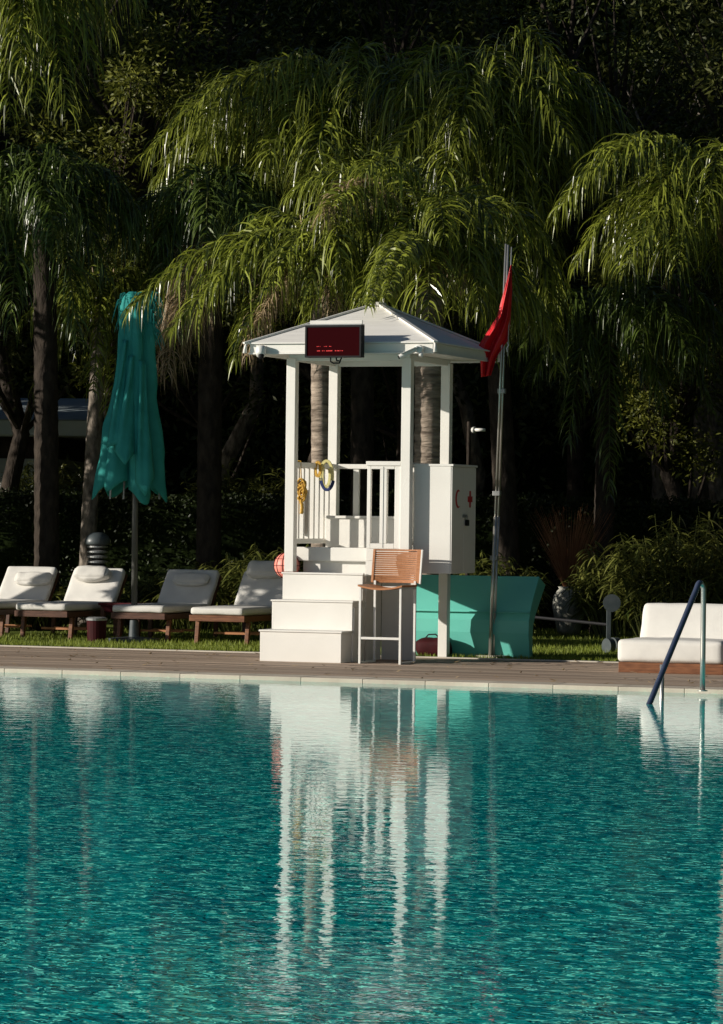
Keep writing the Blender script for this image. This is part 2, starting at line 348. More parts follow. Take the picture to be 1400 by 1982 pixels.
# lawn grass blades
gb = MB(); r_ = random.Random(3)
for i in range(42000):
    x = r_.uniform(-5.2, 5.4); y = GRASS_D + .10 + 9.5 * r_.random() ** 1.7
    h = r_.uniform(.025, .06); a = r_.uniform(0, math.pi); dx, dy = math.cos(a) * .006, math.sin(a) * .006
    lx, ly = r_.uniform(-.02, .02), r_.uniform(-.02, .02); n = len(gb.v)
    gb.v += [(x - dx, y - dy, -.002), (x + dx, y + dy, -.002), (x + lx, y + ly, h)]; gb.f.append((n, n + 1, n + 2))
tag(gb.build('grass', 'grass', loc=KO, rz=-TH), kind='stuff')

# ------------------------------------------------------------------ lifeguard kiosk
KW, KD = 1.264, 1.23
kiosk = thing('lifeguard_kiosk', 'white wooden lifeguard kiosk with hipped roof and steps at the pool edge', 'kiosk', KO, -TH)
for (x, y) in ((0, 0), (KW, 0), (0, KD), (KW, KD)):
    B((x - .05, y - .05, .88 if (x > 0 and y == 0) else (.9 if y == 0 else -.05)), (x + .05, y + .05, 3.10)).build('post', 'white', kiosk, bevel=.004)
pf = MB(); pf.box((-.046, .22, 1.02), (KW + .046, KD + .046, 1.15)); pf.box((.84, -.03, 1.03), (KW - .052, .2195, 1.15))
pf.build('platform', 'white', kiosk, bevel=.004)
B((-.035, .17, 1.012), (.81, .2175, 1.156)).build('platform_nosing', 'white', kiosk, bevel=.012)
B((.05, .24, .8), (.838, .27, 1.018)).build('riser', 'white', kiosk)
B((.842, -.040, .88), (KW - .052, -.0, 1.028)).build('front_band', 'white', kiosk)
B((.842, .46, -.02), (KW - .10, .49, 1.018)).build('front_panel', 'white', kiosk)
B((KW - .0995, .45, -.02), (KW - .07, .50, 1.018)).build('corner_strip', 'white', kiosk)
B((.80, .0, -.02), (.838, .455, .87)).build('side_panel', 'white', kiosk)
st = MB().box((-.05, -.69, 0), (.83, -.056, .30)).build('stairs', 'white', kiosk, bevel=.004)
B((-.05, -.375, .3005), (.83, -.056, .60)).build('step', 'white', st, bevel=.004)
B((-.05, -.085, .601), (.83, -.055, .878)).build('step', 'white', st, bevel=.004)
B((.053, -.054, .601), (.83, .238, .877)).build('step', 'white', st)
for (y0_, y1_, z_) in ((-.705, -.377, .3005), (-.390, -.087, .6005), (-.100, -.056, .8785)):
    B((-.060, y0_, z_), (.842, y1_, z_ + .018)).build('tread', 'white', st, bevel=.004)
# side trim boards of the stairs
tb = MB(); tb.box((.831, -.40, 0), (.850, -.36, .29)); tb.box((.831, -.36, .0), (.846, -.06, .55)); tb.build('stair_side_trim', 'white', st, bevel=.003)
# railing
def railing(name, horiz):
    return horiz.build(name, 'white', kiosk, bevel=.005)
rl = railing('railing', MB().box((-.04, .052, 1.985), (.04, KD - .052, 2.035))); B((-.03, .052, 1.19), (.03, KD - .052, 1.24)).build('bottom_rail', 'white', rl, bevel=.004)
for k in range(7):
    y = .17 + .146 * k; B((-.0225, y - .02, 1.2405), (.0225, y + .02, 1.9845)).build('baluster', 'white', rl, bevel=.003)
rb = railing('railing', MB().box((.052, KD - .04, 1.985), (KW - .052, KD + .04, 2.035))); B((.052, KD - .03, 1.19), (KW - .052, KD + .03, 1.24)).build('bottom_rail', 'white', rb, bevel=.004)
for x in (.262, .585, .90): B((x - .032, KD - .02, 1.2405), (x + .032, KD + .02, 1.9845)).build('baluster', 'white', rb, bevel=.003)
rr = railing('railing', MB().box((KW - .035, .052, 1.985), (KW + .035, KD - .052, 2.035))); B((KW - .03, .052, 1.19), (KW + .03, KD - .052, 1.24)).build('bottom_rail', 'white', rr, bevel=.004)
for k in range(4): B((KW - .0225, .25 + .25 * k, 1.2405), (KW + .0225, .29 + .25 * k, 1.9845)).build('baluster', 'white', rr, bevel=.003)
gp = MB().box((.835, -.045, 2.0), (KW - .052, .045, 2.045)).build('gate_panel', 'white', kiosk, bevel=.005)
for lo, hi in (((.845, -.03, 1.152), (.885, .01, 1.998)), ((.985, -.03, 1.205), (1.060, .01, 1.965)), ((1.145, -.03, 1.152), (KW - .053, .01, 1.998)),
               ((.886, -.03, 1.152), (1.144, .01, 1.2045)), ((.886, -.03, 1.9655), (1.144, .01, 1.998))):
    B(lo, hi).build('frame', 'white', gp, bevel=.004)
B((1.0205, -.034, 1.16), (1.0245, -.0305, 1.99)).build('gate_joint', 'grey_metal', gp)
bn = MB().box((.056, .86, 1.151), (KW - .056, KD - .052, 1.455)).build('bench', 'white', kiosk, bevel=.003)
B((.052, .835, 1.456), (KW - .052, KD - .05, 1.485)).build('seat_board', 'white', bn, bevel=.005)
# beams, soffit, fascia, roof
EO = .39; EB = .41
x0, x1, y0, y1 = -.33, KW + EO + .005, -.37, KD + EB
bmn = MB()
bmn.box((-.03, -.028, 3.075), (KW + .03, .028, 3.14)); bmn.box((-.03, KD - .028, 3.075), (KW + .03, KD + .028, 3.14))
bmn.box((-.028, .03, 3.077), (.028, KD - .03, 3.138)); bmn.box((KW - .028, .03, 3.077), (KW + .028, KD - .03, 3.138))
bmn.build('beam', 'white', kiosk, bevel=.003)
B((x0 + .03, y0 + .03, 3.141), (x1 - .03, y1 - .03, 3.155)).build('soffit', 'white', kiosk)
fa = MB(); zt = 3.232
fa.box((x0, y0, 3.145), (x1, y0 + .028, zt)); fa.box((x0, y1 - .028, 3.145), (x1, y1, zt))
fa.box((x0, y0 + .0285, 3.145), (x0 + .028, y1 - .0285, zt)); fa.box((x1 - .028, y0 + .0285, 3.145), (x1, y1 - .0285, zt))
fa = fa.build('fascia', 'white', kiosk, bevel=.003)
ft = MB(); e = .012
ft.box((x0 - e, y0 - e, 3.128), (x1 + e, y0 + .02, 3.1445)); ft.box((x0 - e, y1 - .02, 3.128), (x1 + e, y1 + e, 3.1445))
ft.box((x0 - e, y0 + .0205, 3.128), (x0 + .02, y1 - .0205, 3.1445)); ft.box((x1 - .02, y0 + .0205, 3.128), (x1 + e, y1 - .0205, 3.1445))
ft.build('fascia_trim', 'white', fa, bevel=.003)
ro = MB(); o = .025; zc = 3.234; za = 3.70; ax, ay = (x0 + x1) / 2 + .015, (y0 + y1) / 2 + .04
cs = [(x0 - o, y0 - o), (x1 + o, y0 - o), (x1 + o, y1 + o), (x0 - o, y1 + o)]
n = 0; ro.v = [(a, b_, zc + .012) for a, b_ in cs] + [(ax, ay, za)] + [(a, b_, zc) for a, b_ in cs]
ro.f = [(0, 1, 4), (1, 2, 4), (2, 3, 4), (3, 0, 4), (5, 6, 1, 0), (6, 7, 2, 1), (7, 8, 3, 2), (8, 5, 0, 3), (8, 7, 6, 5)]
ro = ro.build('roof', 'roof', kiosk)
for a, b_ in cs:
    dv = Vector((ax - a, ay - b_, 0)).normalized() * -.035
    MB().bar((a + dv.x, b_ + dv.y, zc + .008), (ax, ay, za + .012), .05, .02).build('hip_cap', 'white', ro, bevel=.004)
    MB().tube([(a, b_, zc + .02), (a + dv.x * .4, b_ + dv.y * .4, zc - .03), (a + dv.x * .6, b_ + dv.y * .6, zc - .095)], [.012, .016, .024], 8).build('hip_end', 'white', ro, smooth=True)
MB().lathe([(.10, za - .02), (.09, za + .012), (.03, za + .022)], 12, (ax, ay, 0)).build('ridge_plate', 'white', ro)

# first aid cabinet
cab = thing('first_aid_cabinet', 'tall white first aid cabinet with red crescent and cross fixed to the kiosk', 'cabinet', K(1.317, .07, .905), -TH)
B((0, 0, 0), (.400, .77, 1.095)).build('body', 'white', cab, bevel=.003)
B((-.0, -.008, 1.0955), (.427, .778, 1.117)).build('lid', 'white', cab, bevel=.003)
for k, (a, b_) in enumerate(((.004, .382), (.388, .766))):
    dr = B((.4005, a, .004), (.414, b_, 1.09)).build('door', 'white', cab, bevel=.003)
    e = MB(); yc = (a + b_) / 2; zc_ = .765
    if k == 0:
        outer = [(math.cos(t), math.sin(t)) for t in [R(48 + 264 * i / 20) for i in range(21)]]
        inner = [(.30 + .80 * math.cos(t), .82 * math.sin(t)) for t in [R(288 - 216 * i / 20) for i in range(21)]]
        pts = [(yc + p * .09, zc_ + q * .095) for p, q in outer + inner]
        e.prism(pts, 0, .4142, .4155)
    else:
        s1, s2 = .085, .030
        pts = [(-s2, -s1), (s2, -s1), (s2, -s2), (s1, -s2), (s1, s2), (s2, s2), (s2, s1), (-s2, s1), (-s2, s2), (-s1, s2), (-s1, -s2), (-s2, -s2)]
        e.prism([(yc + p * .9, zc_ + q) for p, q in pts], 0, .4142, .4155)
    e.build('emblem', 'emblem', dr)
MB().box((.4145, .33, .575), (.425, .47, .605)).build('hasp', 'grey_metal', cab, bevel=.002)
pad = thing('padlock', 'small black padlock hanging on the hasp of the first aid cabinet', 'padlock', K(1.317 + .435, .07 + .43, .905 + .49), -TH)
B((-.012, -.035, 0), (.014, .035, .062)).build('body', 'black', pad, bevel=.006)
MB().tube([(0, -.02, .062)] + [(0, -.02 * math.cos(t), .085 + .02 * math.sin(t)) for t in [math.pi * i / 8 for i in range(9)]] + [(0, .02, .062)], .004, 6).build('shackle', 'steel', pad, smooth=True)

# led sign board
sg = thing('led_sign', 'dark red LED display board with small glowing text mounted on the roof edge', 'sign', K(.375, -.62, 3.08), -TH)
SW, SH = .605, .325
cs_ = MB(); cs_.box((0, .006, 0), (SW, .10, SH)); cs_.build('housing', 'black', sg, bevel=.004)
fr = MB(); fr.box((0, -.004, SH - .020), (SW, .0055, SH)); fr.box((0, -.004, 0), (SW, .0055, .016)); fr.box((0, -.004, .0162), (.018, .0055, SH - .0202)); fr.box((SW - .018, -.004, .0162), (SW, .0055, SH - .0202))
fr.build('frame', 'black', sg); B((0, .002, SH + .0005), (SW, .10, SH + .012)).build('top_edge', 'grey_metal', sg, bevel=.002)
tx = B((.0182, .003, .0162), (SW - .0182, .0058, SH - .0202))
for z, segs in ((.108, ((.125, .045), (.205, .04), (.26, .03))), (.062, ((.13, .042), (.185, .012), (.203, .095), (.315, .066), (.385, .008), (.402, .008)))):
    for a, L_ in segs:
        n = max(1, int(L_ / .0085))
        for i in range(n):
            if n > 2 and rng.random() < .12: continue
            h = .009 if z < .1 else .006
            tx.box((a + i * .0085, .0008, z), (a + i * .0085 + .006, .0028, z + h * rng.uniform(.75, 1.15)))
so_ = tx.build('screen', 'screen', sg); so_.data.materials.append(M['led']); so_.data.polygons.foreach_set('material_index', [0] * 6 + [1] * (len(tx.f) - 6))
bk = MB(); bk.box((.01, .105, SH - .02), (SW - .03, .125, SH + .055)); bk.bar((.1, .12, .09), (.1, .26, .09), .03, .03); bk.bar((.5, .12, .09), (.5, .26, .09), .03, .03)
bk.build('bracket', 'white_metal', sg, bevel=.002)
lk = MB(); lk.tube([(.26, .05, .0), (.26, .05, -.04), (.28, .08, -.055), (.32, .14, -.05), (.33, .2, .03)], .008, 6); lk.tube([(.32, .05, .0), (.32, .06, -.03), (.33, .12, -.03)], .008, 6)
lk.build('cable', 'black', sg, smooth=True)

# cameras on the eave
dc = thing('security_camera', 'white dome security camera with dark lens under the left eave corner', 'camera', K(-.18, -.435, 3.165), -TH)
MB().tube([(0, 0, .05), (0, 0, .02), (0, 0, -.03), (.004, -.012, -.055)], [.035, .055, .055, .046], 18).build('housing', 'white_metal', dc, smooth=True)
MB().tube([(.012, -.022, -.05), (.016, -.034, -.085)], [.032, .024], 14).build('lens', 'black', dc, smooth=True)
B((-.02, .0, .01), (.02, .06, .05)).build('mount', 'white_metal', dc)
bc = thing('security_camera', 'white bullet security camera on a junction box by the right eave corner', 'camera', K(1.53, -.42, 3.17), -TH)
MB().tube([(0, .04, .0), (0, -.03, .0)], .042, 14).build('junction_box', 'white_metal', bc, smooth=True, bevel=.004)
MB().tube([(-.015, -.035, -.005), (-.17, -.12, -.085)], .022, 12).build('housing', 'white_metal', bc, smooth=True, bevel=.003)
MB().tube([(-.170, -.12, -.0855), (-.178, -.1245, -.09)], .018, 12).build('lens', 'black', bc)
MB().bar((-.0, -.05, .024), (-.15, -.13, -.055), .05, .006).build('sun_shield', 'white_metal', bc)
MB().tube([(.03, -.02, -.04), (.03, -.04, -.075)], [.02, .026], 12).build('spotlight', 'white_metal', bc, smooth=True)

# bar stool
bs = thing('bar_stool', 'tall bar stool with slatted teak back and white metal legs beside the steps', 'bar stool', K(1.02, -.66, 0), -TH)
SWD, SD = .43, .43
for (x, y) in ((0, 0), (SWD, 0), (0, SD), (SWD, SD)):
    top = .775 if y == 0 else .83
    MB().bar((x, y, .0), (x, y, top), .024, .024, (0, 1, 0)).build('leg', 'white_metal', bs, bevel=.003)
for x in (0, SWD): B((x - .0115, .0125, .0), (x + .0115, SD - .0125, .022)).build('sled_bar', 'white_metal', bs, bevel=.002)
MB().box((.0125, -.01, .245), (SWD - .0125, .012, .27)).build('footrest', 'white_metal', bs, bevel=.003)
sf = MB(); 
for x in (0, SWD): sf.box((x - .011, .0125, .75), (x + .011, SD - .0125, .772))
sf.box((.0125, SD - .011, .75), (SWD - .0125, SD + .011, .772)); sf.build('seat_frame', 'white_metal', bs)
rows = []
for side in (0, 1):
    for j in range(0, 13):
        pass
se = MB(); nX = 16
for k in range(12):
    ya = -.03 + k * .0385; yb = ya + .031; top = []; 
    for i in range(nX):
        xa = -.02 + (SWD + .04) * i / nX; xb = -.02 + (SWD + .04) * (i + 1) / nX
        za_ = .795 - .035 * (1 - ((xa - SWD / 2) / (SWD / 2 + .02)) ** 2); zb = .795 - .035 * (1 - ((xb - SWD / 2) / (SWD / 2 + .02)) ** 2)
        n = len(se.v)
        se.v += [(xa, ya, za_), (xb, ya, zb), (xb, yb, zb), (xa, yb, za_), (xa, ya, za_ - .018), (xb, ya, zb - .018), (xb, yb, zb - .018), (xa, yb, za_ - .018)]
        se.f += [(n, n + 1, n + 2, n + 3), (n + 4, n + 7, n + 6, n + 5), (n, n + 4, n + 5, n + 1), (n + 3, n + 2, n + 6, n + 7)]
        if i == 0: se.f.append((n, n + 3, n + 7, n + 4))
        if i == nX - 1: se.f.append((n + 1, n + 5, n + 6, n + 2))
se.build('seat', 'teak_light', bs)
bkb = MB(); tilt = .06
def bx(x, z): return (x, SD + .0 + tilt * (z - .81) / .33 + .03 * (((x - SWD / 2) / .25) ** 2) * -1 + .03, z)
for i in range(14):
    z = .835 + i * .0215
    for k in range(10):
        xa = -.028 + .486 * k / 10; xb = -.028 + .486 * (k + 1) / 10
        bkb.bar(bx(xa, z), bx(xb, z), .012, .0175)
bkb = bkb.build('backrest', 'teak_light', bs)
fb = MB()
for x0_, x1_ in ((-.045, -.02), (.43, .472)):
    a, b_ = bx((x0_ + x1_) / 2, .812), bx((x0_ + x1_) / 2, 1.145); fb.bar(a, b_, x1_ - x0_, .022, (0, 1, 0))
for k in range(8):
    for z in (.818, 1.14):
        xa = -.045 + .517 * k / 8; xb = -.045 + .517 * (k + 1) / 8; fb.bar(bx(xa, z), bx(xb, z), .016, .018)
fb.build('frame', 'teak_light', bkb, bevel=.002)
MB().bar(Vector(bx(.484, .80)), Vector(bx(.484, 1.148)), .018, .026, (0, 1, 0)).build('side_bar', 'white_metal', bs, bevel=.002)

# things hanging on the railing
def wavy(path, r, seed, n=8, k=6):
    rr = random.Random(seed); pts = []
    for i in range(len(path) - 1):
        a, b_ = Vector(path[i]), Vector(path[i + 1])
        for j in range(k): pts.append(a.lerp(b_, j / k) + Vector((rr.uniform(-1, 1), rr.uniform(-1, 1), rr.uniform(-1, 1))) * r * .4)
    pts.append(Vector(path[-1])); return pts
rp = thing('rope_bundle', 'bundle of yellow rope hanging on the left railing beside the front post', 'rope', K(.02, .16, 1.6), -TH)
rb_ = MB(); rq = random.Random(5)
for i in range(16):
    cx_, cz = rq.uniform(.02, .05), rq.uniform(.02, .2); rad = rq.uniform(.035, .075); ph = rq.uniform(0, 6)
    pts = [(cx_ + rad * .65 * math.cos(t + ph), rq.uniform(-.02, .02), cz + rad * 1.2 * math.sin(t + ph)) for t in [2 * math.pi * j / 14 for j in range(14)]]
    rb_.tube(pts + [pts[0]], .0085, 6, False)
rb_.build('coil', 'yellow', rp, smooth=True)
MB().tube([(.03, 0, .22), (.022, 0, .35), (.02, .0, .447), (-.03, .0, .449), (-.045, 0, .40)], .006, 6).build('tie', 'yellow', rp, smooth=True)
tl = MB(); tl.tube(wavy([(.03, -.01, .05), (.04, 0, -.04), (.03, 0, -.1)], .01, 3), .018, 7); tl.build('tail', 'yellow', rp, smooth=True)
s1 = thing('swim_fin_strap', 'brown yellow loop strap hanging over the left railing', 'strap', K(.04, .62, 1.93), -TH)
lp = MB(); pts = [(.02 + .028 * math.cos(t), -.02, .04 + .075 * math.sin(t)) for t in [2 * math.pi * j / 20 for j in range(21)]]
for i in range(20): lp.bar(pts[i], pts[i + 1], .03, .014, (0, 1, 0))
lp.build('loop', 'yellow', s1)
s2 = thing('swim_goggles', 'pale yellow and navy swim goggles strap hanging over the left railing', 'goggles', K(.05, .78, 1.86), -TH)
for (nm, cx_, rx, rz_, mt, a0, a1, th) in (('strap', .0, .068, .155, 'pale_yellow', -20, 200, .022), ('lens_band', .01, .072, .15, 'navy', 190, 340, .022), ('inner_strap', -.005, .045, .12, 'pale_yellow', 130, 400, .014)):
    q = MB(); pts = [(cx_ + .05 + rx * math.cos(R(a0 + (a1 - a0) * j / 20)), -.03, .045 + rz_ * math.sin(R(a0 + (a1 - a0) * j / 20))) for j in range(21)]
    for i in range(20): q.bar(pts[i], pts[i + 1], .03, th, (0, 1, 0))
    q.build(nm, mt, s2)
tf = MB().cushion((-.1, .3, 1.3), (-.03, .47, 1.76), .02, 6, .006)
tag(tf.build('rescue_tube', 'tan', loc=KO, rz=-TH, smooth=True), 'tan padded rescue tube hanging outside the left railing, seen between the slats', 'rescue tube')
fl = thing('float_ball', 'coral pink float ball in a dark net hanging behind the front left post', 'float', K(-.105, .17, .96), -TH)
MB().lathe([(.135 * math.sin(math.pi * max(.02, min(.98, i / 14))), -.135 * math.cos(math.pi * i / 14)) for i in range(15)], 24).build('ball', 'coral', fl, smooth=True)
nt_ = MB()
for a in range(6):
    pts = [Vector((.138 * math.sin(t) * math.cos(a * math.pi / 6), .138 * math.sin(t) * math.sin(a * math.pi / 6), .138 * math.cos(t))) for t in [2 * math.pi * j / 28 for j in range(29)]]
    nt_.tube(pts, .003, 5, False)
for z in (-.07, .0, .07):
    r = math.sqrt(.138 ** 2 - z * z); nt_.tube([(r * math.cos(t), r * math.sin(t), z) for t in [2 * math.pi * j / 28 for j in range(29)]], .003, 5, False)
nt_.build('net', 'dark_red', fl); MB().tube([(0, 0, .137), (.0, 0, .2)], .006, 6).build('cord', 'dark_red', fl)

# ------------------------------------------------------------------ turquoise lounge, bag
lg = thing('curved_lounge', 'turquoise moulded curved lounge standing on the lawn behind the kiosk', 'lounge', K(.72, 1.5, 0), -TH)
prof = [(0, 0), (-.02, .12), (-.045, .27), (-.04, .40), (-.0, .50), (.07, .60), (.17, .72), (.30, .865)]
pr2 = [(a + .10 + .02 * i, b_ - .01 - .012 * i) for i, (a, b_) in enumerate(prof)]; pr2[0] = (.12, 0)
LW = 1.41
MB().prism(prof + pr2[::-1], 0, 0, LW).build('shell', 'turq', lg, bevel=.008)
for x in (.12, LW - .22): MB().prism([(.105, 0), (.10, .40), (.20, .58), (.22, .40), (.24, 0)], 0, x, x + .08).build('support', 'turq', lg, bevel=.006)
MB().box((.003, -.052, .482), (LW - .003, -.0, .488)).build('seam', 'turq', lg)
bg_ = thing('swim_bag', 'dark red fabric bag lying on the ground behind the bar stool', 'bag', K(.92, 1.28, 0), -TH)
MB().cushion((0, 0, 0), (.36, .2, .2), .07, 10, .02, .01, 4).build('bag_body', 'bin_red', bg_, smooth=True)
MB().tube([(.08, .1, .19), (.12, .1, .235), (.2, .1, .24), (.26, .1, .19)], .008, 6).build('handle', 'black', bg_, smooth=True)

# ------------------------------------------------------------------ flagpole and flag
FP = G(955, 1274); FPY = FP.y
fpo = thing('flagpole', 'slim stainless double tube flagpole leaning slightly behind the kiosk', 'flagpole', FP, -TH)
def loc_f(px, py, dy=0): 
    p = P(px, py, FPY + dy) - FP; return (p.dot(U), p.dot(V), p.z)
MB().tube([loc_f(948.5, 1276), loc_f(959, 1000)], .019, 12).build('lower_tube', 'steel', fpo, smooth=True)
MB().tube([loc_f(955, 1276, .03), loc_f(965, 1000, .03)], .015, 12).build('lower_tube', 'steel', fpo, smooth=True)
MB().tube([loc_f(959, 1000), loc_f(970, 700), loc_f(979.5, 472)], .0115, 10).build('upper_tube', 'steel', fpo, smooth=True)
MB().tube([loc_f(965, 1000, .03), loc_f(975, 700, .03), loc_f(984, 474, .03)], .0115, 10).build('upper_tube', 'steel', fpo, smooth=True)
MB().tube([loc_f(983, 690, -.02), loc_f(990.5, 478, -.02)], .007, 8).build('flag_rod', 'grey_metal', fpo, smooth=True)
for (a, b_) in ((960, 955), (955, 1080), (969.5, 757)):
    c = Vector(loc_f(a + 2, b_, .015)); MB().box((c.x - .04, c.y - .03, c.z - .025), (c.x + .04, c.y + .03, c.z + .025)).build('clamp', 'grey_metal', fpo, bevel=.004)
c = Vector(loc_f(983, 672, -.02)); MB().tube([c + Vector((0, -.01, .05)), c + Vector((.012, -.01, .02)), c + Vector((-.008, -.01, -.01)), c + Vector((.0, -.01, -.05))], .008, 6).build('knot', 'white_metal', fpo, smooth=True)
MB().box((-.16, -.10, -.01), (.16, .14, .03)).build('base_plate', 'kerb', fpo, bevel=.005)
# flag: hoist on the rod, cloth collapsed down and left
flag = MB(); rows = []
L1 = [(989, 513), (976, 560), (963, 612), (945, 640), (927, 668), (930, 700), (932, 736)]
R1 = [(991, 513), (991.5, 560), (989, 612), (986.5, 640), (985, 656), (962, 690), (948, 734)]
for i in range(len(L1) - 1):
    for s_ in range(6):
        t = s_ / 6; a = Vector(L1[i]).lerp(Vector(L1[i + 1]), t); b_ = Vector(R1[i]).lerp(Vector(R1[i + 1]), t); row = []
        tt = (i + t) / (len(L1) - 1)
        for j in range(25):
            u = j / 24; q = a.lerp(b_, u)
            dep = FPY - .03 + .05 * math.sin(u * 13 + tt * 3) * min(1, tt * 3) * (1 - .3 * u) + .012 * math.sin(u * 29 + tt * 9) - .05 * (1 - u)
            row.append(P(q.x, q.y, dep))
        rows.append(row)
flag.grid(rows); fo = flag.build('flag', 'red', smooth=True)
sm = fo.modifiers.new('thick', 'SOLIDIFY'); sm.thickness = .002
tag(fo, 'red flag hanging limp and folded from the top of the flagpole', 'flag')

# ------------------------------------------------------------------ daybed on the right
DB = G(1197, 1301)
db = thing('daybed', 'low teak daybed with thick cream mattress and backrest at the right pool side', 'daybed', DB, -TH)
DWD = 1.03
MB().box((0, 0, 0), (DWD + .01, .03, .10)).box((0, .031, 0), (.03, .75, .10)).box((DWD - .02, .031, 0), (DWD + .01, .75, .10)).box((.031, .72, 0), (DWD - .021, .75, .10)).build('base', 'teak', db, bevel=.003)
MB().cushion((-.01, -.02, .101), (DWD + .01, .78, .318), .042, 16, .006, .012, 2).build('mattress', 'cushion', db, smooth=True)
tr = Matrix.Translation((.0, .62, .26)) @ Matrix.Rotation(R(-22), 4, 'X')
MB().cushion((.03, 0, 0), (DWD + .22, .17, .44), .04, 14, .005, .01, 5, tr=tr).build('back_cushion', 'cushion', db, smooth=True)

# ------------------------------------------------------------------ pool handrail
hr = thing('pool_handrail', 'bent steel pool handrail with blue sloping tube entering the water', 'handrail', G(1360, 1338), 0)
H0 = G(1360, 1338); WZ = -.035
w1 = G(1257, 1363, WZ); w2 = G(1281, 1357, WZ)
top = P(1355, 1124, H0.y) - H0
a1 = w1 - H0; dirp = Vector((a1.x, a1.y, 0)).normalized()
path = [a1 + (a1 - top) * .25]
b0 = top + dirp * .10 - Vector((0, 0, .0)); slope = (a1 - top)
for i in range(9): path.append(a1.lerp(top, i / 8 * .93))
Q0 = a1.lerp(top, .93); Q2 = Vector((0, 0, top.z - .07))
arc = [Q0 * (1 - t) ** 2 + (top + Vector((0, 0, .035))) * 2 * t * (1 - t) + Q2 * t * t for t in [i / 8 for i in range(1, 9)]]
MB().tube(path + arc[:4], .025, 14).build('sloping_tube', 'blue_steel', hr, smooth=True)
MB().tube(arc[3:] + [Vector((0, 0, .3)), Vector((0, 0, 0))], .023, 14).build('upright_tube', 'steel', hr, smooth=True)
a2 = w2 - H0; f = (Vector((a2.x, a2.y)).length) / Vector((a1.x, a1.y)).length; zt_ = top.z + (a1.z - top.z) * f
MB().tube([Vector((a2.x, a2.y, a2.z - .4)), Vector((a2.x, a2.y, zt_ - .01))], .019, 12).build('support_tube', 'steel', hr, smooth=True)
MB().tube([(0, 0, .001), (0, 0, .012)], .045, 18).build('flange', 'steel', hr, smooth=False)

# ------------------------------------------------------------------ loungers
def make_lounger(pos, label, seed):
    t = thing('sun_lounger', label, 'sun lounger', pos, -TH, 'teak sun loungers in a row on the lawn')
    Wd, L1_ = .68, 1.32
    fr = MB()
    fr.box((0, -.02, .265), (Wd, .015, .335)); fr.box((0, .016, .265), (.03, 1.95, .325)); fr.box((Wd - .03, .016, .265), (Wd, 1.95, .325)); fr.box((.031, 1.92, .265), (Wd - .031, 1.95, .325))
    for k in range(8): fr.box((.031, .1 + k * .23, .30), (Wd - .031, .17 + k * .23, .318))
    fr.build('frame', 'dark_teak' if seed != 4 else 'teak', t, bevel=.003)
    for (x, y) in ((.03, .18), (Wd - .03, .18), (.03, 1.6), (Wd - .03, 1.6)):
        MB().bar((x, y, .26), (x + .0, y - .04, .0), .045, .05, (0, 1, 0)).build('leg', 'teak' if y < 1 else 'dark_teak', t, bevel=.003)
    MB().box((.05, .6, .10), (Wd - .05, .66, .125)).box((.05, .95, .10), (Wd - .05, 1.01, .125)).build('stretcher', 'teak_light', t)
    MB().cushion((.012, -.03, .336), (Wd - .012, L1_, .425), .032, 12, .004, .006, seed).build('seat_cushion', 'cushion', t, smooth=True)
    tr = Matrix.Translation((0, L1_ - .06, .41)) @ Matrix.Rotation(R(-38), 4, 'X')
    MB().cushion((.008, .0, .0), (Wd - .008, .10, .535), .032, 12, .004, .006, seed + 9, tr=tr).build('back_cushion', 'cushion', t, smooth=True)
    bf = MB(); 
    for x in (.02, Wd - .02): bf.bar(tr @ Vector((x, .125, -.03)), tr @ Vector((x, .125, .52)), .035, .025)
    bf.build('back_frame', 'dark_teak', t)
    return t, tr
LN = []
specs = [((-92, 1231), 'cream sun lounger at the far left edge, striped by a palm shadow', 1), ((40, 1236), 'sunlit cream sun lounger standing left of the dark red side table', 2),
         ((226, 1240.5), 'shaded cream sun lounger under the closed teal parasol, right of the side table', 3), ((377, 1246), 'cream sun lounger nearest the kiosk steps with a sunlit foot end', 4)]
for (p, lab, sd) in specs:
    g_ = G(p[0], p[1]); t, tr = make_lounger(g_ - V * .15, lab, sd); LN.append((t, tr, g_ - V * .15))
pls = [('cream pillow on the far left lounger, wrapped in shade', (.22, .16, .46, .15, .0, 0)), ('plump crumpled cream pillow on the sunlit second lounger', (.11, .23, .42, .16, .05, 2)),
       ('flat cream pillow on the shaded lounger under the parasol', (.16, .2, .44, .15, .0, 3)), ('rounded grey shaded pillow on top of the lounger nearest the kiosk', (.1, .34, .46, .19, .03, 5))]
for (t, tr, pos), (lab, (xo, zo, wd, ht, th_, sd)) in zip(LN, pls):
    q = MB().cushion((xo, -.085 - th_, zo + .07), (xo + wd, -.002, zo + .07 + ht), .035, 14, .024 if sd == 2 else .013, .02, sd * 3, tr=tr)
    o = q.build('pillow', 'pillow', smooth=True, loc=pos, rz=-TH); tag(o, lab, 'pillow', 'pillows on the sun loungers')
# side table and bin
stp = P(190, 1163, 39.6); stt = thing('side_table', 'low dark red wooden side table between two loungers', 'side table', (stp.x + .0, 39.6, 0), -TH)
MB().box((0, 0, .40), (.55, .45, .43)).build('table_top', 'dark_red', stt, bevel=.004)
for x, y in ((.05, .04), (.5, .04), (.05, .41), (.5, .41)): MB().box((x - .025, y - .025, 0), (x + .025, y + .025, .3995)).build('leg', 'dark_teak', stt)
MB().prism([(.02, .3985), (.53, .3985), (.45, .32), (.10, .32)], 1, .015, .035).build('apron', 'dark_red', stt)
bp = G(187, 1243); bi = thing('waste_bin', 'small dark red bin with a grey lid under the side table', 'bin', bp)
MB().lathe([(.105, 0), (.115, .25)], 20).build('bin_body', 'bin_red', bi, smooth=False)
MB().lathe([(.122, .251), (.124, .275), (.10, .288)], 20).build('lid', 'grey_metal', bi, smooth=False)

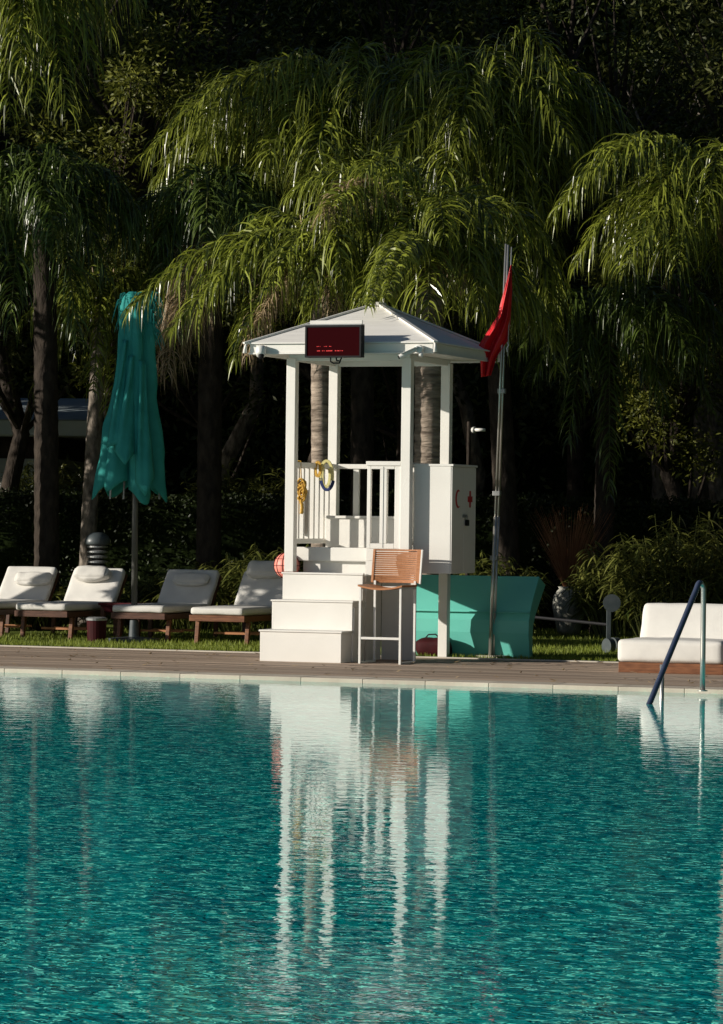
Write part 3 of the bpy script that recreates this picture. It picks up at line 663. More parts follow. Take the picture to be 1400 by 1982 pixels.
# bollard lamp
bo = G(187, 1229); bl = thing('bollard_lamp', 'dark grey ribbed bollard lamp with a domed cap behind the loungers', 'bollard lamp', bo)
s = 1 / (6500 / bo.y)
MB().lathe([(.09, 0), (.09, .55)], 20).build('post', 'bollard', bl, smooth=False)
for i in range(9):
    z = .56 + i * .062; MB().lathe([(.085, z), (.125, z + .012), (.125, z + .03), (.085, z + .045)], 24).build('louvre', 'grey_metal', bl, smooth=False)
MB().lathe([(.07, .55), (.07, 1.14)], 16).build('core', 'black', bl)
MB().lathe([(.15, 1.10), (.16, 1.12), (.155, 1.16), (.13, 1.21), (.08, 1.245), (.02, 1.255)], 28).build('cap', 'bollard', bl, smooth=True)

# ------------------------------------------------------------------ closed parasol
UY = 38.9
ub = P(259.5, 1240, UY); um = thing('parasol', 'closed teal canvas parasol on a grey pole behind the loungers', 'parasol', (ub.x, UY, 0))
def ul(px, py): p = P(px, py, UY); return (p.x - ub.x, 0, p.z)
MB().tube([(0, 0, 0), ul(262, 960), ul(266, 620)], .036, 14).build('pole', 'pole_grey', um, smooth=True)
MB().lathe([(.3, 0), (.3, .04), (.06, .06), (.05, .25)], 20).build('base', 'bollard', um)
cn = MB(); rows = []
keys = [(565, 250, 263), (576, 238, 276), (592, 232, 284), (620, 231, 298), (680, 228, 301), (740, 221, 303), (800, 208, 308), (860, 196, 316), (910, 186, 322), (940, 180, 326)]
sc = UY / 6500; NA = 132; NK = 44
def kx(py):
    for i in range(len(keys) - 1):
        if keys[i][0] <= py <= keys[i + 1][0]:
            t = (py - keys[i][0]) / (keys[i + 1][0] - keys[i][0]); return [keys[i][k] + (keys[i + 1][k] - keys[i][k]) * t for k in (1, 2)]
    return keys[-1][1:]
LOBES = [(R(-170), 1.0, .46, .0), (R(-118), .92, .40, .05), (R(-70), 1.0, .42, -.05), (R(-14), 1.0, .46, -.02), (R(45), .9, .5, .0), (R(115), .95, .5, 0)]
def lobe(a, t):
    best = 0; hem = 0
    for (c_, r_l, w_l, h_) in LOBES:
        cc = c_ + .28 * math.sin(t * 3.2 + c_ * 2) * (1 - t * .4)
        d = abs((a - cc + math.pi) % (2 * math.pi) - math.pi)
        v = r_l * max(0, 1 - (d / (w_l * 1.25)) ** 2.2)
        if v > best: best = v; hem = h_
    return best, hem
for i in range(NK + 1):
    py = 565 + (940 - 565) * i / NK; l, r = kx(py); cxp = (l + r) / 2; rad = (r - l) / 2 * sc; c0 = ul(cxp, py); row = []
    t = i / NK
    for j in range(NA + 1):
        a = 2 * math.pi * j / NA - math.pi
        fold, hem = lobe(a, t)
        amp = min(.62, .25 + .8 * t)
        nz_ = mnoise.noise(Vector((math.cos(a) * 3, math.sin(a) * 3, t * 6))) * .10 + mnoise.noise(Vector((math.cos(a) * 9, math.sin(a) * 9, t * 14))) * .035
        rr_ = rad * (1 - amp + amp * fold + nz_)
        zo = (-.17 * fold ** 4 + hem) * max(0, (t - .7) / .3) ** 1.5 + .05 * nz_ * t
        row.append((c0[0] + rr_ * math.cos(a), rr_ * math.sin(a) * .75, c0[2] + zo))
    rows.append(row)
cn.grid(rows); cno = cn.build('canopy', 'canopy', um, smooth=True)
sm = cno.modifiers.new('thick', 'SOLIDIFY'); sm.thickness = .004
# loose outer flaps of the folded cloth: (left edge px at top/bottom, right edge, top y, hem y left, tip, right)
for (xa, xb, xc, xd, y0f, yl, yt, yr, bulge) in ((238, 250, 212, 240, 660, 868, 862, 850, .09), (246, 266, 226, 262, 690, 872, 902, 878, .17), (262, 284, 268, 300, 700, 935, 962, 925, .13)):
    fm = MB(); rws = []
    for i in range(22):
        t = i / 21; rw = []
        for j in range(13):
            u = j / 12
            hemy = yl + (yt - yl) * min(1, u / .55) if u < .55 else yt + (yr - yt) * (u - .55) / .45
            y_ = y0f + (hemy - y0f) * t; x_ = (xa + (xc - xa) * t) * (1 - u) + (xb + (xd - xb) * t) * u
            l, r = kx(min(940, y_)); rad = (r - l) / 2 * sc
            q_ = ul(x_ + 2 * math.sin(t * 5 + u * 3), y_); dpt = -rad * .62 - (bulge * math.sin(math.pi * u) * (.25 + .75 * t)) + .02 * math.sin(u * 9 + t * 4)
            rw.append((q_[0], dpt, q_[2]))
        rws.append(rw)
    fm.grid(rws); fo_ = fm.build('canopy_fold', 'canopy', um, smooth=True); sm = fo_.modifiers.new('thick', 'SOLIDIFY'); sm.thickness = .004
fg = MB(); rq = random.Random(11)
for i in range(340):
    b0 = Vector(ul(rq.uniform(234, 300), rq.uniform(566, 640))) + Vector((0, rq.uniform(-.12, .12), 0)); a = rq.uniform(-.6, 1.0); L_ = rq.uniform(.12, .42)
    d = Vector((a * .7, rq.uniform(-.5, .3), .8)).normalized(); w_ = rq.uniform(.006, .014); prev = b0; pts = []
    for k in range(6):
        q = b0 + d * L_ * (k / 5) * .6 + Vector((.1 * a, 0, -1)) * L_ * (k / 5) ** 2 * 1.1; pts.append(q)
    sidev = Vector((1, .2, .2)) * w_
    for k in range(5): fg.quad(pts[k] - sidev * (1 - k / 6), pts[k] + sidev * (1 - k / 6), pts[k + 1] + sidev * (1 - (k + 1) / 6), pts[k + 1] - sidev * (1 - (k + 1) / 6))
fg.build('fringe', 'canopy', um)
for px in (214, 240, 276, 309):
    p = ul(px, 966); q = ul(px + 3, 900); MB().tube([(p[0], -.05, p[2]), (q[0], -.03, q[2])], .012, 8).build('rib_end', 'grey_metal', um)

# ------------------------------------------------------------------ pool cover reel, urn, post camera
rp_ = G(1181, 1263); rl_ = thing('cover_reel', 'dark pool cover reel with a round handwheel and long axle on the lawn', 'cover reel', rp_)
ry = rp_.y
def rl3(px, py, dy=0): p = P(px, py, ry + dy); return Vector((p.x - rp_.x, p.y - rp_.y, p.z))
MB().bar(rl3(1178, 1250), rl3(1179, 1165), .05, .05, (0, 1, 0)).build('upright', 'bollard', rl_, bevel=.004)
c = rl3(1184, 1167); MB().tube([c + Vector((0, -.05, 0)), c + Vector((0, -.03, 0))], .098, 28).build('handwheel', 'bollard', rl_)
c = rl3(1180, 1250); MB().tube([c + Vector((-.04, -.06, 0)), c + Vector((.02, -.02, 0))], .085, 20).build('wheel', 'bollard', rl_)
c = rl3(1192, 1248, .5); MB().tube([c + Vector((-.04, -.06, 0)), c + Vector((.02, -.02, 0))], .085, 20).build('wheel', 'bollard', rl_)
MB().tube([rl3(1177, 1209), rl3(1020, 1193, .9)], .018, 10).build('axle', 'black', rl_)
vp = G(1101, 1229); vs = thing('stone_urn', 'tall rough grey stone urn standing at the hedge', 'urn', vp)
prof = [(.12, 0), (.15, .06), (.19, .22), (.215, .38), (.205, .50), (.16, .565), (.13, .59), (.15, .62), (.12, .62)]
MB().lathe(prof, 40, fn=lambda a, z: 1 + .05 * mnoise.noise(Vector((math.cos(a) * 2, math.sin(a) * 2, z * 7)))).build('vessel', 'stone', vs, smooth=True)
ug = MB(); rq = random.Random(21)
for i in range(420):
    a = rq.uniform(0, 6.28); sp = rq.uniform(0, .45) ; L_ = rq.uniform(.5, 1.15); b0 = Vector((math.cos(a) * .06, math.sin(a) * .06, .58)); d = Vector((math.cos(a) * sp, math.sin(a) * sp, 1)).normalized()
    prev = b0
    for k in range(4):
        t0, t1 = k / 4, (k + 1) / 4; p0 = b0 + d * L_ * t0 + Vector((math.cos(a), math.sin(a), -.3)) * .12 * t0 ** 2; p1 = b0 + d * L_ * t1 + Vector((math.cos(a), math.sin(a), -.3)) * .12 * t1 ** 2
        w0, w1_ = .004 * (1 - t0 * .8), .004 * (1 - t1 * .8); ug.quad(p0 - Vector((w0, 0, 0)), p0 + Vector((w0, 0, 0)), p1 + Vector((w1_, 0, 0)), p1 - Vector((w1_, 0, 0)))
o = ug.build('ornamental_grass', 'reed', loc=vp); tag(o, 'reddish brown ornamental grass growing from the stone urn', 'plant')
pc = P(908, 832, 41.0); pcm = thing('post_camera', 'small white camera on a thin dark post behind the kiosk', 'camera', (pc.x, 41, 0))
MB().tube([(0, 0, 0), (0, 0, pc.z + .1)], .025, 8).build('post', 'bark_dark', pcm)
c = Vector((.07, -.03, pc.z)); MB().tube([c + Vector((-.03, .02, 0)), c], [.03, .042], 12).build('mount', 'white_metal', pcm, smooth=True)
MB().tube([c + Vector((.0, -.01, .0)), c + Vector((.125, -.05, 0))], .02, 12).build('housing', 'white_metal', pcm, smooth=True)

# ------------------------------------------------------------------ vegetation
def ribbon(mb, pts, w, side):
    n = len(mb.v); k = len(pts)
    for i, p in enumerate(pts):
        t = i / (k - 1); ww = w * (1 - t) ** .6 if i else w * .6
        s_ = side * (ww / 2); mb.v.append((p.x - s_.x, p.y - s_.y, p.z - s_.z)); mb.v.append((p.x + s_.x, p.y + s_.y, p.z + s_.z))
    for i in range(k - 1): a = n + 2 * i; mb.f.append((a, a + 1, a + 3, a + 2))

def frond(mb, rac, p0, p1, p2, Lf, nl, rq, wl=.030, droop=1.05, seg=5):
    """arching rachis p0 -> control p1 -> tip p2 with drooping leaflets on both sides"""
    pts = []; N_ = 16
    for i in range(N_ + 1):
        t = i / N_; pts.append(p0 * (1 - t) ** 2 + p1 * 2 * t * (1 - t) + p2 * t * t)
    if rac is not None: rac.tube(pts, [.022 * (1 - .85 * i / N_) + .002 for i in range(N_ + 1)], 5, False)
    for i in range(nl):
        t = .12 + .88 * (i + rq.random()) / nl
        p = p0 * (1 - t) ** 2 + p1 * 2 * t * (1 - t) + p2 * t * t
        tg = ((p1 - p0) * (1 - t) + (p2 - p1) * t).normalized()
        sd = tg.cross(Vector((0, 0, 1)))
        if sd.length < .1: sd = Vector((1, 0, 0))
        sd.normalize(); nr = sd.cross(tg)
        for s_ in (-1, 1):
            L_ = 1.18 * Lf * (math.sin(math.pi * min(1, .18 + .80 * t)) ** .6 * .9 + .1) * (rq.uniform(.75, 1.2) if rq.random() > .08 else rq.uniform(.3, .6))
            d = (sd * s_ * rq.uniform(.3, 1.0) + tg * rq.uniform(.1, .9) + nr * rq.uniform(-.15, .75)).normalized()
            g = droop * rq.uniform(.55, 1.2); q = []; ph = rq.uniform(0, 6)
            for k in range(seg + 1):
                u = k / seg; x = p + d * (L_ * u * (1 - .45 * u * g)) + Vector((0, 0, -1)) * (L_ * .80 * g * u * u)
                x = x + Vector((math.sin(ph + u * 5), math.cos(ph + u * 4), 0)) * (.03 * L_ * u); q.append(x)
            side = d.cross(Vector((0, 0, 1)) * .8 + Vector((rq.uniform(-1, 1), rq.uniform(-1, 1), rq.uniform(-.5, .5))))
            if side.length < .05: side = Vector((1, 0, 0))
            ribbon(mb, q, wl * rq.uniform(.7, 1.2), side.normalized())

def palm(label, crown, Y, base_px, fronds, dry=(), rnd=0, Lr=(1.4, 2.2), Lf=.7, mat='palm', r0=.15, r1=.11, seed=0, bark='bark', world=None, group='palms behind the pool lawn', name='palm_tree', nl=92):
    """crown/base in photo pixels at depth Y; fronds: (ctrl px, ctrl py, tip px, tip py, depth shift of tip, leaflet length)"""
    rq = random.Random(seed)
    if world: cr, bs_ = Vector(world[0]), Vector(world[1])
    else:
        cr = P(crown[0], crown[1], Y); bs_ = P(base_px, 1240, Y); bs_.z = 0
    t = thing(name, label, 'palm tree', (bs_.x, bs_.y, 0), 0, group)
    o = Vector((bs_.x, bs_.y, 0)); cl = cr - o
    tp = []; rr_ = []
    n = 60
    for i in range(n + 1):
        u = i / n; p = Vector((cl.x * u ** 1.4, cl.y * u, cl.z * u)); tp.append(p); rr_.append((r0 * (1 - u) + r1 * u) * (1 + .22 * max(0, 1 - u * 12)) * (1 + (.035 if i % 2 else -.01)))
    MB().tube(tp, rr_, 18).build('trunk', bark, t, smooth=True)
    lf = MB(); rac = MB()
    for f in fronds:
        p2 = P(f[2], f[3], Y + f[4]) - o; p1 = P(f[0], f[1], Y + f[4] * .4) - o
        frond(lf, rac, cl, p1, p2, f[5], int(nl * max(.6, (p2 - cl).length / 2.0)), rq)
    for i in range(rnd):
        a = 2 * math.pi * (i + rq.uniform(-.4, .4)) / rnd * 2.399 * 1.0; L_ = rq.uniform(*Lr); el = rq.uniform(.25, 1.25)
        h = Vector((math.cos(a), math.sin(a), 0)); p1 = cl + h * L_ * .45 + Vector((0, 0, L_ * .55 * el)); p2 = cl + h * L_ * rq.uniform(.75, 1.0) + Vector((0, 0, L_ * (.25 * el - .55)))
        frond(lf, rac, cl, p1, p2, Lf, int(nl * .8 * L_ / 2), rq)
    lf.build('crown', mat, t); rac.build('frond_stems', 'rachis', t, smooth=True)
    if dry:
        dl = MB(); dr_ = MB()
        for f in dry:
            p2 = P(f[2], f[3], Y + f[4]) - o; p1 = P(f[0], f[1], Y + f[4] * .4) - o
            frond(dl, dr_, cl, p1, p2, f[5], int(nl * 1.1 * max(.5, (p2 - cl).length / 2.0)), rq, .016, 1.25)
        dl.build('dead_fronds', 'palm_dry', t); dr_.build('dead_stems', 'palm_dry', t)
    # old leaf bases under the crown
    ob = MB()
    for i in range(26):
        a = i * 2.4; z = cl.z - .05 - .018 * i; h = Vector((math.cos(a), math.sin(a), 0)); c0 = Vector((cl.x, cl.y, z))
        ob.tube([c0 + h * r1 * .8, c0 + h * (r1 + .06) + Vector((0, 0, .16)), c0 + h * (r1 + .12) + Vector((0, 0, rq.uniform(.2, .5)))], [.03, .022, .008], 5)
    ob.build('leaf_bases', 'palm_dry', t)
    return t

# centre palms
palm('slender palm with sunlit grey trunk behind the left side of the kiosk', (618, 480), 38.3, 622,
     [(440, 400, 250, 600, -.3, .62), (500, 430, 330, 640, -.9, .6), (560, 360, 470, 470, .4, .6), (560, 470, 470, 640, -.8, .55), (700, 380, 790, 520, .4, .6), (640, 380, 600, 560, -1.0, .6),
      (530, 470, 455, 700, -.6, .5), (680, 430, 720, 600, -.9, .55), (590, 400, 520, 560, -1.1, .55)],
     dry=[(520, 490, 480, 690, -.9, .42), (560, 500, 500, 620, -1.0, .35), (650, 500, 640, 620, -.9, .3)], rnd=8, Lr=(1.0, 1.6), Lf=.55, r0=.12, r1=.10, seed=2)
palm('stout palm with ringed brown trunk behind the right side of the kiosk', (832, 505), 38.6, 828,
     [(760, 300, 620, 470, -.6, .75), (730, 240, 560, 380, .4, .8), (700, 380, 600, 600, -1.0, .6), (860, 290, 960, 430, -.9, .8), (900, 360, 1010, 600, -.6, .7), (800, 250, 700, 330, -1.2, .75),
      (760, 420, 700, 590, -1.4, .6), (930, 420, 960, 640, .2, .65), (850, 300, 860, 460, -1.6, .7), (700, 300, 640, 400, -1.4, .7), (940, 300, 1060, 470, .6, .7), (800, 330, 760, 520, -1.5, .65), (770, 380, 715, 592, -4.1, .36), (800, 400, 745, 575, -4.0, .34), (690, 300, 640, 560, -.8, .6), (890, 330, 930, 600, -1.2, .6)],
     dry=[(700, 250, 620, 420, -1.3, .5), (790, 400, 760, 540, -1.2, .4), (870, 440, 900, 560, -1.0, .35), (800, 420, 775, 560, .3, .4)], rnd=13, Lr=(1.2, 2.0), Lf=.65, r0=.175, r1=.16, seed=3)
# the big crown across the top
palm('tall palm whose long fronds arch leftwards over the middle of the garden', (700, 260), 44.0, 700,
     [(520, 0, 285, 300, -.5, .95), (540, 20, 400, 230, -.9, .95), (600, 0, 480, 200, -1.1, .95), (640, 20, 560, 230, -1.3, .95), (560, 60, 380, 330, .3, .9), (480, 60, 300, 360, .4, .8), (760, 20, 830, 190, -1.0, .85),
      (700, -30, 690, 190, -1.4, .9), (430, 120, 330, 420, -.9, .7), (600, 120, 520, 300, -1.5, .85)],
     rnd=18, Lr=(1.7, 2.8), Lf=.95, r0=.16, r1=.14, seed=4, bark='bark_dark')
palm('tall sunlit palm whose fronds fountain over the flagpole', (930, 230), 43.0, 985,
     [(1010, -80, 1090, 180, -.8, .75), (1060, 10, 1050, 400, -1.0, .6), (1090, 20, 1120, 330, -.6, .6), (960, -60, 980, 300, -1.2, .7), (860, -30, 780, 200, -.9, .75), (900, 0, 850, 300, -1.3, .7), (1000, 60, 1010, 500, -1.2, .7),
      (1020, 20, 1130, 230, 0, .6), (830, 60, 720, 280, -.5, .75), (1000, 150, 1000, 620, -1.1, .65), (1040, 200, 1060, 640, -.7, .65), (940, 100, 900, 520, -1.5, .7), (980, 200, 960, 700, -.9, .6), (1060, 260, 1080, 720, -.6, .6)],
     rnd=18, Lr=(1.5, 2.5), Lf=.8, r0=.16, r1=.13, seed=5, bark='bark_dark')
# left palms
palm('palm at the upper left edge with fronds hanging from above the picture', (0, -150), 42.0, -70,
     [(90, -330, 180, 120, -.8, .9), (30, -250, 70, 190, -1.2, .9), (-60, -300, -20, 150, -1.0, .9), (130, -260, 210, 60, -.2, .8), (80, -200, 130, 210, -1.3, .85), (0, -260, 20, 230, -1.3, .8), (60, -250, 40, 120, -1.4, .8)],
     rnd=14, Lr=(1.8, 2.7), Lf=.9, r0=.16, r1=.13, seed=6, mat='palm', bark='bark_dark')
palm('thick dark trunked palm at the left with a low rounded crown', (85, 380), 42.5, 90,
     [(60, 200, -60, 380, -.8, .7), (90, 200, 160, 370, -.8, .7), (20, 260, -40, 560, -1.0, .7), (130, 300, 210, 540, -.7, .65), (80, 220, 90, 480, -1.4, .7), (40, 300, 20, 640, -1.2, .65), (120, 340, 150, 660, -1.1, .6), (200, 330, 270, 460, -.2, .6),
      (170, 250, 260, 400, .3, .6)],
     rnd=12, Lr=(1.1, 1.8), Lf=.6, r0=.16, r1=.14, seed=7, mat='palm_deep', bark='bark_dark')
palm('dark palm with broad trunk between the parasol and the kiosk', (410, 400), 43.0, 402,
     [(400, 260, 330, 400, -.8, .65), (450, 260, 480, 420, -.8, .65), (370, 340, 300, 560, -1.0, .65), (440, 330, 450, 560, -1.1, .6), (400, 290, 400, 470, -1.5, .6), (340, 380, 290, 620, -.7, .55)],
     dry=[(370, 450, 340, 660, -1.6, .75), (360, 480, 325, 720, -1.7, .7), (380, 460, 350, 640, -1.8, .7)],
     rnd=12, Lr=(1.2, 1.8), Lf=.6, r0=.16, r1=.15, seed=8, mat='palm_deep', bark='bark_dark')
palm('dark leaning palm behind the parasol', (200, 560), 43.5, 165,
     [(180, 480, 110, 640, -.8, .5), (240, 480, 290, 660, -.8, .5), (200, 500, 180, 760, -1.1, .5), (160, 540, 70, 760, -.7, .5), (250, 560, 210, 800, -.7, .45)], rnd=6, Lr=(.9, 1.4), Lf=.5, r0=.11, r1=.09, seed=9, mat='palm', bark='bark_pale')
# right palms
palm('palm at the right edge with a long frond arching to the left', (1420, 400), 41.5, 1440,
     [(1230, 130, 1075, 420, -.7, .75), (1290, 180, 1150, 330, -.9, .7), (1330, 200, 1250, 430, -1.0, .7), (1400, 150, 1370, 420, -1.1, .75), (1480, 150, 1500, 420, -.5, .7), (1260, 230, 1110, 520, -.3, .65), (1300, 250, 1200, 520, -1.2, .7), (1360, 250, 1310, 520, -1.3, .7)],
     rnd=16, Lr=(1.6, 2.5), Lf=.75, r0=.16, r1=.14, seed=10, mat='palm')
palm('dark shaded palm with low drooping fronds right of the flagpole', (1180, 610), 43.5, 1165,
     [(1120, 500, 1040, 720, -.8, .55), (1240, 500, 1330, 720, -.8, .6), (1180, 560, 1180, 960, -1.2, .45), (1230, 560, 1290, 800, -.9, .5), (1130, 560, 1100, 860, -1.1, .5), (1200, 480, 1240, 640, -1.3, .6), (1290, 520, 1380, 800, -.3, .5)],
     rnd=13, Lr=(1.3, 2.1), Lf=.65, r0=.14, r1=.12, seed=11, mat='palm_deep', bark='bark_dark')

# leaf-clump trees
def clump_tree(name, label, cat, pos, H, Rc, zc, mat='pine', seed=0, nc=46, per=170, ls=.16, trunk_r=.16, bark='bark_dark', group=None, squash=1.0, core=False):
    rq = random.Random(seed); t = thing(name, label, cat, pos, 0, group)
    tp = [Vector((rq.uniform(-.12, .12) * i, rq.uniform(-.1, .1) * i, H * .92 * i / 8)) for i in range(9)]; tp[0] = Vector((0, 0, -.05))
    MB().tube(tp, [trunk_r * (1 - .85 * i / 8) for i in range(9)], 12).build('trunk', bark, t, smooth=True)
    lf = MB(); lim = MB()
    for c in range(nc):
        while True:
            q = Vector((rq.uniform(-1, 1), rq.uniform(-1, 1), rq.uniform(-1, 1)))
            if .35 < q.length < 1: break
        cc = Vector((q.x * Rc, q.y * Rc, zc + q.z * (H - zc) * squash)); cr_ = rq.uniform(.35, .8) * Rc * .42
        ti = min(8, max(1, int((cc.z / H) * 7))); a0 = tp[ti]
        lim.tube([a0, a0.lerp(cc, .5) + Vector((0, 0, -.1)), cc], [.045, .03, .008], 5, False)
        for k in range(per):
            d = Vector((rq.gauss(0, 1), rq.gauss(0, 1), rq.gauss(0, .75))); d = d.normalized() * cr_ * rq.random() ** .45
            p = cc + d; o1 = (d.normalized() * .7 + Vector((rq.uniform(-1, 1), rq.uniform(-1, 1), rq.uniform(-1, .6)))).normalized() * ls * rq.uniform(.6, 1.4)
            s_ = o1.cross(Vector((rq.uniform(-1, 1), rq.uniform(-1, 1), rq.uniform(-1, 1)))); s_ = s_.normalized() * ls * .16 if s_.length > 1e-4 else Vector((ls * .1, 0, 0))
            n = len(lf.v); lf.v += [tuple(p - s_ * .4), tuple(p + o1 * .5 + s_), tuple(p + o1), tuple(p + o1 * .45 - s_)]; lf.f.append((n, n + 1, n + 2, n + 3))
    lf.build('crown', mat, t); lim.build('limbs', bark, t)
    return t

def shrub(name, label, pos, Rr, H, mat, seed, n=260, Ls=.20, lw=.034, group=None, up=.35):
    rq = random.Random(seed); lf = MB(); st_ = MB()
    t = thing(name, label, 'shrub', pos, 0, group)
    for i in range(n // 6):
        a = rq.uniform(0, 6.28); r = Rr * rq.random() ** .5; b0 = Vector((r * .6 * math.cos(a), r * .6 * math.sin(a) * .6, 0)); hh = H * rq.uniform(.55, 1.05) * (1 - .35 * (r / Rr) ** 2)
        tp_ = b0 + Vector((r * .5 * math.cos(a), r * .4 * math.sin(a), hh)); mid = b0.lerp(tp_, .5) + Vector((0, 0, hh * .1))
        st_.tube([b0, mid, tp_], [.008, .006, .003], 4, False)
        for k in range(26):
            u = rq.uniform(.25, 1) ** .8; p = b0.lerp(mid, u * 2) if u < .5 else mid.lerp(tp_, u * 2 - 1)
            d = Vector((rq.uniform(-1, 1), rq.uniform(-1, 1), rq.uniform(-.3, up))).normalized(); L_ = Ls * rq.uniform(.6, 1.3)
            q = [p + d * L_ * v + Vector((0, 0, -1)) * L_ * .5 * v * v for v in (0, .35, .7, 1)]
            s_ = d.cross(Vector((rq.uniform(-.6, .6), rq.uniform(-.6, .6), 1))); ribbon(lf, q, lw * rq.uniform(.7, 1.3), s_.normalized() if s_.length > .05 else Vector((1, 0, 0)))
    lf.build('leaves', mat, t); st_.build('stems', 'rachis', t)
    return t

# clipped hedge
hg = thing('hedge', 'dark clipped hedge running behind the palms', 'hedge', (0, 45.4, 0), 0)
hb = MB(); rows = []
for s_, (yy, z0, z1) in enumerate(((-.42, 0, 1.72),)):
    pass
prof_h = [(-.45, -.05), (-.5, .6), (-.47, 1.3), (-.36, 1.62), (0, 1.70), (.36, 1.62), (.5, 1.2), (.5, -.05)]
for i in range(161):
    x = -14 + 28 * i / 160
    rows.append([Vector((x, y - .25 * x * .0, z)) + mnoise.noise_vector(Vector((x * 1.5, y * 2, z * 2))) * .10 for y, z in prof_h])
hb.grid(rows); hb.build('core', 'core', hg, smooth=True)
hl = MB(); rq = random.Random(31)
for i in range(26000):
    x = rq.uniform(-9, 9); u = rq.random(); k = int(u * 5); y0_, z0_ = prof_h[k]; y1_, z1_ = prof_h[k + 1]; w_ = rq.random()
    p = Vector((x, y0_ + (y1_ - y0_) * w_, z0_ + (z1_ - z0_) * w_)) + mnoise.noise_vector(Vector((x * 1.5, y0_ * 2, z0_ * 2))) * .1 + Vector((rq.uniform(-.03, .03), rq.uniform(-.12, .02), rq.uniform(-.02, .1)))
    d = Vector((rq.uniform(-1, 1), rq.uniform(-1, .3), rq.uniform(-.3, 1))).normalized() * .06; s_ = d.cross(Vector((rq.uniform(-1, 1), rq.uniform(-1, 1), .3))).normalized() * .016
    n = len(hl.v); hl.v += [tuple(p), tuple(p + d * .5 + s_), tuple(p + d), tuple(p + d * .5 - s_)]; hl.f.append((n, n + 1, n + 2, n + 3))
hl.build('leaves', 'hedge', hg)

# bamboo-like shrubs in front of the hedge
sh = [(1215, 1150, 42.0, .75, 1.35, 'leafy green shrub between the stone urn and the daybed'), (1310, 1160, 41.6, .9, 1.6, 'tall leafy shrub with pale tips behind the daybed'), (1400, 1160, 42.2, .9, 1.65, 'leafy shrub at the right edge of the picture'),
      (490, 1150, 42.2, .7, 1.15, 'leafy shrub just left of the kiosk'), (385, 1150, 42.6, .7, .9, 'low leafy shrub behind the shaded lounger'), (300, 1160, 42.8, .6, .7, 'low dark shrub behind the parasol pole'), (960, 1160, 41.8, .6, 1.15, 'leafy shrub behind the turquoise lounge'),
 (60, 1160, 42.6, .8, .7, 'low shrub behind the far left lounger'), (700, 1160, 42.4, .8, 1.5, 'leafy shrub seen through the kiosk railing')]
for i, (px, py, Y, rr_, hh, lab) in enumerate(sh):
    p = P(px, py, Y); shrub('shrub', lab, (p.x, Y, 0), rr_, hh, 'bamboo', 50 + i, n=540, group='leafy shrubs in front of the hedge')

# background trees
bt = [(-8.5, 52, 10.5, 2.8, 6.8), (-5.2, 49.5, 11.5, 2.6, 7.0), (-2.4, 51.5, 12, 2.8, 7.4), (.6, 50.5, 11.5, 2.6, 7.0), (3.4, 52, 12.2, 2.9, 7.6), (6.2, 50.5, 11, 2.7, 6.9), (9.3, 53, 12, 3.0, 7.2)]
bl_ = ['dark bushy tree far left behind the palms', 'tall olive green tree behind the left palms', 'tall dark tree behind the gap between the left palms and the centre crown', 'dark tree directly behind the centre palms',
       'tall dark tree behind the flagpole', 'dark tree behind the right palm fronds', 'dark tree at the far right behind everything']
for i, (x, y, H, Rc, zc) in enumerate(bt):
    clump_tree('pine_tree', bl_[i], 'tree', (x, y, 0), H, Rc, zc, 'pine' if i % 2 else 'broad', 70 + i, nc=64, per=260, ls=.13, group='dark trees behind the palms', squash=.95)
for i, (x, y, H, Rc, zc, lab) in enumerate(((-3.25, 46.4, 9.4, 1.5, 6.3, 'olive green tree catching sun between the left palms and the centre crown'), (-.9, 46.3, 6.9, 1.1, 5.2, 'small yellow green tree glimpsed behind the middle palm fronds'), (4.3, 46.5, 6.2, 1.3, 4.2, 'olive tree seen through the low fronds at the right'))):
    clump_tree('pine_tree', lab, 'tree', (x, y, 0), H, Rc, zc, 'olive', 170 + i, nc=60, per=260, ls=.10, group='dark trees behind the palms')
# thin trunked pines further right, seen under the crowns
for i, (px, Y, rr_) in enumerate(((1270, 56, .10), (1336, 56, .12), (1374, 57, .12), (1408, 55, .12), (455, 53, .11), (900, 54, .10))):
    p = P(px, 900, Y)
    clump_tree('pine_tree', ['slim pine with sunlit edge left of three at the right', 'slim pine, middle of the group at the right', 'slim pale pine right of the middle one', 'slim pine cut by the right edge', 'slim pine left of the kiosk in the shade', 'slim pine seen behind the camera post'][i],
               'tree', (p.x, Y, 0), 9.5, 1.6, 7.2, 'pine', 90 + i, nc=18, per=110, ls=.17, trunk_r=rr_ * 1.6, bark='bark_pale', group='slim pines beyond the hedge')

# far forest mass
FPATH = [Vector(p) for p in ((-60, 46), (-24, 52), (-16, 58), (-10, 63), (-4, 65), (4, 66), (12, 63), (17, 50), (19, 30), (22, 5), (26, -12))]  # end wings added out of view to block low sun and sky
FL = [0.0]
for a, b_ in zip(FPATH, FPATH[1:]): FL.append(FL[-1] + (b_ - a).length)
def fpt(sv):
    for k in range(len(FL) - 1):
        if sv <= FL[k + 1] + 1e-6:
            t = (sv - FL[k]) / (FL[k + 1] - FL[k]); p = FPATH[k].lerp(FPATH[k + 1], t); d = (FPATH[k + 1] - FPATH[k]).normalized()
            return p, Vector((-d.y, d.x))
def fhull(sv, z, off=0):
    p, nrm = fpt(sv); q = p + nrm * (3 * math.sin(max(0, z) / 14 * 1.4) + off)
    return Vector((q.x, q.y, z)) + mnoise.noise_vector(Vector((sv * .35, z * .4, 1))) * 1.8
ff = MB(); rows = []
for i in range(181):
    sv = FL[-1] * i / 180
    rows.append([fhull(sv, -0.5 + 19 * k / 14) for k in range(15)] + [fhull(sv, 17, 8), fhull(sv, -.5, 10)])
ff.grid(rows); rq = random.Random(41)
core_f = len(ff.f)
